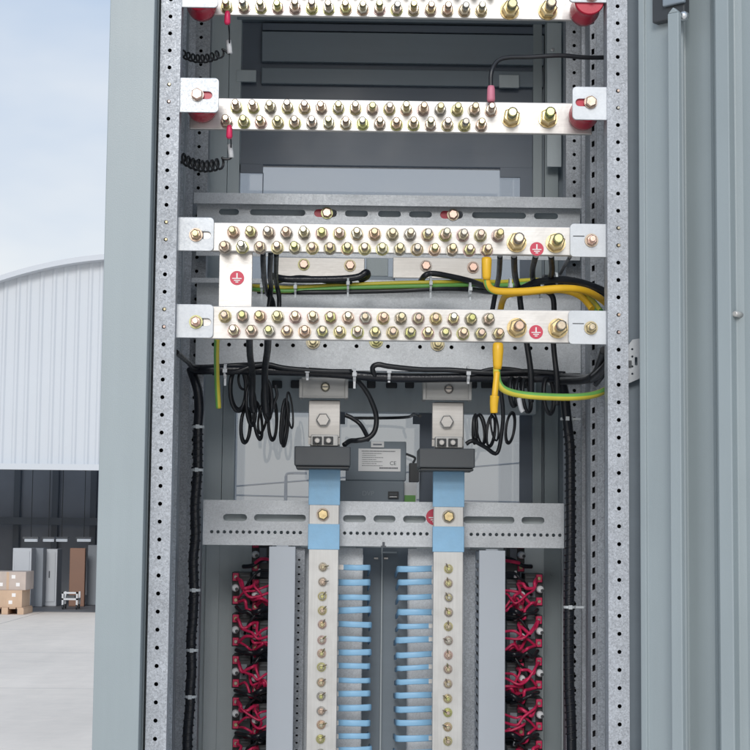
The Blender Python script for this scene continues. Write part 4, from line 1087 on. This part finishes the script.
# ------------------------------------------------------------------ cables and looms
def path(L): return [at(*p) for p in L]
def pe(pts, r, label, group='yellow and green earth wires', twist=.0, mats=None):
    s = MB(); s.tube(pts, r, mats or ['yellow', 'yellow', 'yellow', 'green', 'green', 'yellow', 'yellow', 'yellow', 'green', 'green'], 20, 7, twist=twist)
    return s.build('earth_wire', label=label, cat='wire', group=group)
YEL = ['yellow']*7+['green']*3
a = pe(path([(486.6, 276, .004), (487.5, 284, .006), (492, 289.5, .01), (502, 291.5, .014), (525, 291.2, .02), (560, 288.3, .03), (582, 290, .05), (598, 297, .08), (612, 308, .12)]), .0052, 'thick yellow earth wire curving right from the yellow lug under the upper earth busbar', mats=['yellow']*4+['green']*2+['yellow']*8+['green']*2, twist=.035)
s = MB(); s.lathe(at(486.6, 277, .002), (0, 0, 1), [(-.004, .0050), (0, .0062), (.024, .0074), (.028, .0066)], 'yellow', 18); s.build('lug_sleeve', a)
a = pe(path([(497, 364, .004), (496.8, 374, .005), (498.5, 383, .008), (505, 390, .012), (520, 394.3, .02), (545, 396.6, .03), (575, 397, .05), (597, 394, .08), (613, 386, .12)]), .0052, 'thick green striped yellow earth wire curving right from the lug under the lower earth busbar', mats=['yellowl', 'green', 'green', 'yellowl', 'yellowl']*2, twist=.0)
s = MB(); s.lathe(at(497.5, 368, .003), (.02, 0, 1), [(-.002, .0052), (.004, .0066), (.026, .0080), (.034, .0074), (.036, .006)], 'yellow', 18); s.build('lug_sleeve', a)
s = MB(); s.tube(path([(497, 372, .002), (496, 382, .000), (495, 392, -.002), (494.5, 397, -.002)]), .0044, 'yellow', 12, 4); s.tube(path([(494.6, 396, -.002), (494, 404, -.002), (494, 413, -.001)]), .0066, 'yellow', 14, 4, r2=.0052)
s.build('spare_lug', label='spare yellow lug sleeve hanging down below the lower earth busbar', cat='lug')
# bundle between the two earth busbars
GEB = 'thin green and yellow wires between the earth busbars'
YB2 = .50
def bundle(yoff, dy, mats, r, label, e=0):
    return pe(path([(252, 287+yoff, YB2+dy), (262, 287.5+yoff, YB2+dy-.03), (290, 288.5+yoff, YB2+dy-.035), (340, 286+yoff*.9, YB2+dy-.035), (400, 284+yoff, YB2+dy-.04), (445, 283+yoff, YB2+dy-.05), (478, 282+yoff, YB2+dy-.09), (500, 283+yoff, YB2+dy-.12), (540, 281+yoff, .34+dy), (566, 285+yoff, .28+dy), (588, 297+yoff+e, .2+dy), (601, 312+yoff, .12+dy)]), r, label, GEB, .01, mats)
bundle(-1.0, 0, ['green']*2+['yellowl']*2, .0036, 'upper green and yellow wire of the tied bundle between the earth busbars')
bundle(2.5, -.004, ['yellowl']*2+['green']*3, .0036, 'middle green wire of the tied bundle between the earth busbars', 1)
bundle(1.5, .012, ['green'], .0034, 'rear plain green wire of the tied bundle between the earth busbars', 2)
pe(path([(500, 312, .30), (503, 300, .26), (509, 294.5, .22), (530, 292, .2), (560, 290, .18), (580, 296, .16), (592, 309, .14)]), .005, 'yellow wire rising behind the thick one and diving behind the right upright', mats=['yellow'])
pe(path([(548, 291, .24), (566, 290, .22), (583, 298, .2), (596, 315, .18)]), .005, 'short yellow wire in front of the right end of the bundle', mats=['yellow'])
def blk(pts, r, label, group='black cables in the cabinet', m='black', n=10, name='black_cable', cat='cable'):
    return wire(pts, r, m, name, label, cat, group, n=n, sub=6)
h = blk(path([(258, 291.5, .49), (300, 292.3, .46), (350, 291.8, .46), (400, 290.5, .46), (440, 288.5, .45), (470, 289.5, .42), (490, 292, .36), (520, 291.5, .30), (552, 284, .26), (580, 283.5, .22), (603, 298, .14), (612, 306, .12)]), .0042, 'lower black cable running along the green bundle between the earth busbars')
blk(path([(272, 276, .46), (285, 279, .45), (310, 279.5, .45), (340, 279, .45), (358, 277, .45), (366, 272.5, .45), (367, 276, .46), (360, 280, .47)]), .0062, 'upper black sleeved cable ending in a loop behind the upper earth busbar', m='wirewrap')
blk(path([(274, 282, .47), (300, 277.5, .465), (330, 281.5, .465), (352, 281.5, .46)]), .0045, 'second black cable twined round the sleeved one behind the earth busbars')
blk(path([(421, 281, .47), (425, 275.5, .45), (432, 273.5, .45), (446, 275.5, .44), (470, 281, .41), (490, 288, .36), (515, 290, .3), (540, 281, .25), (575, 281, .20), (600, 289, .14), (613, 297, .12)]), .0050, 'black cable bending down right from the short strip toward the right upright')
blk(path([(545, 279, .30), (568, 281, .24), (590, 287, .19), (604, 296, .14), (612, 301, .13)]), .0075, 'thick black cable at the right end between the earth busbars', m='wirewrap')
ties = MB()
def tie(parent, pts_c, rx, wz_, m='tie', tail=None, angle=0.0):
    s = MB(); c = Vector(pts_c); a = math.cos(angle); b_ = math.sin(angle)
    ax = Vector((a, 0, b_)); up = Vector((-b_, 0, a))           # ax = across the tie, up = along the loop in the picture plane
    ring = []
    for i in range(15):
        t = 2*math.pi*i/14; ring.append(c + up*(rx*math.cos(t)) + Vector((0, 1, 0))*(rx*math.sin(t)))
    for p, q in zip(ring, ring[1:]):
        m_ = (p+q)/2; d = (q-p).normalized(); nn_ = d.cross(ax)
        s.obox(m_, ax, d, nn_, wz_, (q-p).length*1.1, .0012, m)
    s.obox(c - Vector((0, rx+.002, 0)), ax, up, Vector((0, 1, 0)), wz_*1.5, .006, .005, m)
    if tail: s.obox(c + up*(-rx-tail/2) - Vector((0, .004, 0)), ax, up, Vector((0, 1, 0)), wz_*.8, tail, .0011, m)
    return s.build('cable_tie', parent)
for (px, py, Y, rx, tl) in ((262, 287, .46, .012, .01), (271, 285, .46, .013, .012), (295.5, 288, .455, .011, .006), (348, 284.5, .455, .014, .008), (430.5, 284.5, .45, .014, .01), (470, 290, .40, .012, .006), (510, 287, .31, .014, .018), (541, 288, .27, .016, .012), (556, 281, .25, .013, .006)):
    tie(h, at(px, py, Y), rx, .0036, tail=tl)

# second loom below the mounting plate
YN = .43
GL = 'black loom below the mounting plate'
loom = blk(path([(192, 370, .47), (205, 370, YN), (225, 369.5, YN), (260, 370.5, YN), (300, 371.5, YN), (340, 374, YN), (380, 377, YN), (420, 378, YN), (470, 377.5, YN), (520, 378, YN), (560, 378, YN-.03), (590, 378.5, .3), (603, 370, .2), (613, 356, .14)]), .0078, 'main black loom running across below the mounting plate', GL, 'wirewrap')
blk(path([(213, 373, YN), (235, 372, YN-.012), (253, 366, YN-.012), (268, 364.5, YN-.01), (285, 368, YN-.012), (320, 371, YN-.012), (352, 371.5, YN-.01)]), .0042, 'thin black wire wavering along the left half of the main loom', GL)
blk(path([(375, 376, YN-.004), (372.5, 368, YN-.012), (378, 364.5, YN-.014), (390, 366.5, YN-.014), (420, 369.5, YN-.012), (450, 370, YN-.01), (490, 372.5, YN-.012), (530, 371.5, YN-.012), (565, 374, YN-.03)]), .0044, 'thin black wire with a looped end over the middle of the main loom', GL)
blk(path([(470, 375, YN-.008), (490, 369.5, YN-.014), (510, 369, YN-.012), (540, 374.5, YN-.012)]), .0036, 'short black wire arching over the right half of the main loom', GL)
blk(path([(176, 352, .10), (182, 357, .2), (188, 362, .35), (197, 367, YN), (240, 365, YN+.02), (262, 364, YN)]), .0040, 'black wire entering from behind the left upright to the main loom', GL)
blk(path([(604, 350, .12), (600, 362, .2), (596, 372, .26), (585, 380, .3), (560, 381, .38)]), .0062, 'black cable rising at the right end of the main loom', GL)
blk(path([(610, 348, .12), (603, 358, .18), (604, 372, .22), (596, 384, .28)]), .0042, 'thin black cable beside the rising one at the right upright', GL)
for (px, py, rx, tl) in ((225.5, 371.5, .012, .012), (307.5, 371.5, .011, .004), (354.5, 375, .011, .012), (389, 372, .014, .004), (468, 374, .013, .004), (549, 376, .012, .004)):
    tie(loom, at(px, py, YN), rx, .0048, 'white', tail=tl)
# vertical looms
left = blk(path([(191, 369, .47), (194.5, 379, .46), (198, 392, .455), (199, 410, .455), (197.8, 430, .46), (197.6, 470, .46), (195, 505, .46), (195.6, 535, .46), (193.2, 560, .46), (194, 590, .46), (192.6, 620, .46), (191, 640, .46), (191.5, 670, .46), (190, 690, .46), (190, 705, .46), (187.5, 735, .46), (187.5, 770, .46), (188, 900, .46), (188, 1050, .46)]), .0082, 'spiral wrapped black vertical loom on the left inside the cabinet', 'vertical black looms', 'wirewrap', 12)
right = blk(path([(561, 380, .42), (564.5, 395, .44), (566, 410, .45), (568, 428, .46), (570, 450, .46), (570.3, 490, .46), (570.4, 540, .46), (569.5, 590, .46), (569, 640, .46), (569.5, 690, .46), (571.5, 740, .46), (572, 900, .46), (572, 1050, .46)]), .0082, 'spiral wrapped black vertical loom on the right inside the cabinet', 'vertical black looms', 'wirewrap', 12)
def wraps(par, pts, r):
    s = MB(); P = [Vector(p) for p in pts]
    for p, q in zip(P, P[1:]):
        L = (q-p).length; n_ = max(1, int(L/.011)); d = (q-p).normalized(); a = d.orthogonal().normalized(); b_ = d.cross(a)
        hel = []
        for i in range(n_*6+1):
            t = i/(n_*6); an_ = 2*math.pi*i/6; hel.append(p+(q-p)*t + a*(r*math.cos(an_)) + b_*(r*math.sin(an_)))
        s.tube(hel, .0015, 'black', 5, 1, smoothpath=False)
    s.build('spiral_wrap', par)
wraps(left, path([(197.8, 430, .46), (197.6, 470, .46), (195, 505, .46), (195.6, 535, .46), (193.2, 560, .46), (194, 590, .46), (192.6, 620, .46), (191, 640, .46), (191.5, 670, .46), (190, 690, .46), (190, 705, .46), (187.5, 735, .46), (187.5, 770, .46)]), .0088)
wraps(right, path([(568, 428, .46), (570, 450, .46), (570.3, 490, .46), (570.4, 540, .46), (569.5, 590, .46), (569, 640, .46), (569.5, 690, .46), (571.5, 740, .46)]), .0088)
for (px, py) in ((198.2, 427), (197.2, 470), (194.5, 590), (192.3, 650), (190.5, 696.5)): tie(left, at(px, py, .46), .0098, .0044, tail=.0, angle=math.pi/2); 
for (px, py) in ((199.5, 590), (198, 650),):
    pass
for (px, py) in ((566.5, 419), (569.5, 607)): tie(right, at(px, py, .46), .0098, .0044, tail=.014, angle=math.pi/2)

# small black wires dropping from the earth bars
GV = 'thin black wires behind the earth busbars'
for k, (L, r) in enumerate((
    ([(263, 252, .10), (263.5, 270, .2), (266, 290, .40), (272, 300, .42), (274, 312, .40)], .0042), ([(271, 250, .10), (270, 275, .25), (271, 288, .40), (268.5, 312, .42)], .0042),
    ([(276.5, 252, .12), (276, 280, .4), (279, 296, .44), (279, 312, .44)], .004), ([(500, 255, .10), (499, 275, .2), (496, 290, .3), (492, 312, .34)], .0042),
    ([(514, 255, .10), (515, 275, .2), (519, 292, .34), (521.5, 312, .36), (527, 345, .36), (531, 375, .36), (531, 402, .37)], .0048), ([(536, 255, .12), (532.5, 270, .22), (534, 282, .30), (541, 287, .32)], .0046),
    ([(551, 255, .12), (552, 272, .2), (548, 283, .3), (540, 288, .33)], .0046), ([(545, 290, .33), (553, 298, .34), (554, 320, .35), (553.5, 345, .36), (557, 380, .36), (557, 405, .37)], .0046),
    ([(570, 257, .3), (565, 265, .38), (560, 274, .42)], .003))):
    blk(path(L), r, ORD[k]+' thin black wire from the left, hanging behind the earth busbars', GV)
blk(path([(249.5, 336, .12), (250, 355, .22), (252.5, 375, .36), (252, 402, .40), (254, 412, .41)]), .0052, 'left of the two black wires dropping below the lower earth busbar at the left', GV)
blk(path([(268, 336, .12), (267.5, 350, .2), (265, 370, .34), (265, 395, .38), (266, 414, .39)]), .0056, 'right of the two black wires dropping below the lower earth busbar at the left', GV)
pe(path([(217, 338, .10), (216.5, 355, .14), (217, 380, .2), (218.5, 408, .22)]), .0042, 'green and yellow wire end hanging beside the left loom', mats=['yellowl']*2+['green']*3)
blk(path([(606.5, 57.5, .10), (585, 57.5, .09), (560, 55.5, .08), (530, 57, .075), (508, 57.5, .07), (497, 61.5, .065), (491.5, 72, .06), (490.8, 84, .06), (491, 92, .06)]), .0034, 'black cable arching over the second busbar into a pink sleeve', 'black cables in the cabinet')
s = MB(); s.lathe(at(491, 102, .056), (0, 0, 1), [(0, .0052), (.004, .0062), (.020, .0056), (.024, .0046)], 'pink', 16); s.build('pink_sleeve', label='pink sleeve on the cable lug at the second busbar', cat='sleeve')
# loops of spare black wire
GC = 'coils of spare black wire'
def coil(cx, cy, rx, ry, Y, r, label, turns=2, tilt=.0):
    s = MB(); r *= .64
    for t in range(turns):
        pts_ = []; ox, oy = random.uniform(-1.2, 1.2), random.uniform(-2, 2); dyy = t*r*2.1
        for i in range(25):
            a_ = 2*math.pi*i/24 - math.pi/2
            pts_.append(at(cx+ox+rx*math.cos(a_)+tilt*math.sin(a_)*ry, cy+oy+ry*math.sin(a_), Y+dyy+.010*math.cos(a_)))
        s.tube(pts_, r, 'black', 8, 2)
    return s.build('wire_coil', label=label, cat='coil', group=GC)
coil(239, 389, 8, 22, .44, .0050, 'leftmost squarish coil of spare black wire under the loom', 3)
coil(250.5, 405, 4.5, 20, .45, .0044, 'second black wire coil from the left, beside the squarish one', 2, .05)
coil(245, 424, 4.6, 17, .46, .0046, 'long black coil hanging lowest beside the left edge of the glass', 2, -.05)
coil(258, 420, 4, 18, .465, .0034, 'thin black coil between the two longest left coils', 2, .12)
coil(263, 418, 4, 16, .47, .0032, 'thin black coil slanting in the middle of the left group', 2, -.15)
coil(266.5, 400, 4, 18, .43, .0052, 'dark black coil right of the dropping wire at left', 2, .06)
coil(273, 420, 4.2, 20, .47, .0040, 'narrow black coil fourth from the left against the pale glass', 2)
coil(284.5, 423, 2.6, 22, .47, .0046, 'rightmost edge on black coil of the left group', 2, -.08)
coil(289, 412, 2.6, 18, .475, .0026, 'thin wire coil right of the edge on coil', 1, .1)
coil(243, 380, 5, 10, .45, .0034, 'small inner coil within the squarish coil', 1)
blk(path([(275, 385, .44), (277, 395, .44), (274, 404, .44), (274, 409, .44)]), .0026, 'thin black wire end with a pale tip beside the left coils', GV)
for i, (cx, cy, rx, ry, r, t) in enumerate(((475, 428, 2, 14, .0030, .0), (480.5, 429, 4.5, 15, .0028, .12), (491, 430, 4, 15, .0028, -.1), (494, 427, 3.5, 14, .0026, .12), (510, 428, 4.2, 15, .0036, -.12), (513, 392, 3, 14, .0046, .08), (519, 390, 2.8, 13, .0040, -.05), (549, 396, 5, 18, .0052, .06), (526, 396, 4, 16, .0044, .1))):
    coil(cx, cy, rx, ry, .47 if i < 5 else .41, r, ORD[i]+' coil of black wire right of the right transformer', 2, t)
s = MB(); s.tube(path([(519, 398, .40), (521, 408, .40), (523, 412, .40)]), .0042, 'white', 10, 4); s.build('white_sleeve', label='white sleeve on a wire below the green striped earth wire', cat='sleeve')
# transformer leads
blk(path([(354, 378, .44), (360, 383, .45), (369, 396, .46), (376, 415, .47), (375, 430, .47), (368, 438, .47), (357, 440.5, .47), (350, 441, .46), (344, 445, .45)]), .0044, 'black lead looping from the loom down to the left transformer', 'transformer leads')
blk(path([(345, 415, .5), (352, 418, .5), (360, 424, .5), (366, 434, .49), (368, 440, .48)]), .0038, 'thin black lead joining the looping one at the left transformer', 'transformer leads')
blk(path([(500, 385, .44), (503, 410, .45), (502, 430, .46), (497, 453, .47), (485, 447, .46), (473, 441, .45), (466, 444, .45)]), .0036, 'black lead bent sharply beside the right transformer', 'transformer leads')
blk(path([(420, 416, .52), (414, 414, .6), (408, 417, .7), (385, 418, .74), (350, 418, .74)]), .0028, 'thin black lead along the top of the glass behind the controller', 'transformer leads')
# coiled black spring leads with a white tag at the left
def spring(p0, p1, Y0, Y1, R_, turns, r, label, tagpx, redpx):
    A, B = at(*p0, Y0), at(*p1, Y1); s = MB(); d = (B-A).normalized(); a = Vector((0, 0, 1)); b_ = d.cross(a).normalized(); pts_ = []
    n_ = turns*10
    for i in range(n_+1):
        t = i/n_; an_ = 2*math.pi*turns*t; pts_.append(A+(B-A)*t - Vector((0, 0, 1))*(.010*math.sin(math.pi*t)) + a*(R_*math.cos(an_)) + b_*(R_*math.sin(an_)))
    s.tube(pts_, r, 'black', 6, 1, smoothpath=False)
    c = at(*tagpx, Y1); s.tube([pts_[-1], pts_[-1]+Vector((.004, 0, -.002)), c+Vector((0, 0, -.012)), c], r, 'black', 6, 4)
    top = at(*redpx, YF1-.014); s.tube([c, (c+top)/2+Vector((.001, 0, 0)), top], .0010, 'black', 6, 4)
    o = s.build('spring_lead', label=label, cat='wire', group='coiled spring leads at the left')
    q = MB(); q.tube([c+Vector((.001, -.001, -.012)), c+Vector((-.0015, -.001, .008))], .0040, 'white', 10, 2); q.build('wire_marker', o)
    q = MB(); q.lathe(top+Vector((0, -.002, -.012)), (0, 0, 1), [(0, .003), (.003, .0048), (.016, .0042), (.020, .003)], 'redw', 12); q.build('red_boot', o)
    return o
spring((179, 156, ), (222, 163, ), .12, .09, .0080, 9, .0019, 'lower coiled black spring lead with white marker under the second busbar', (231, 150), (229.5, 131))
spring((179, 52), (222, 53), .16, .10, .0060, 9, .0016, 'upper coiled black spring lead with white marker under the topmost busbar', (229.5, 46), (227.5, 17))
bpy.context.view_layer.update()
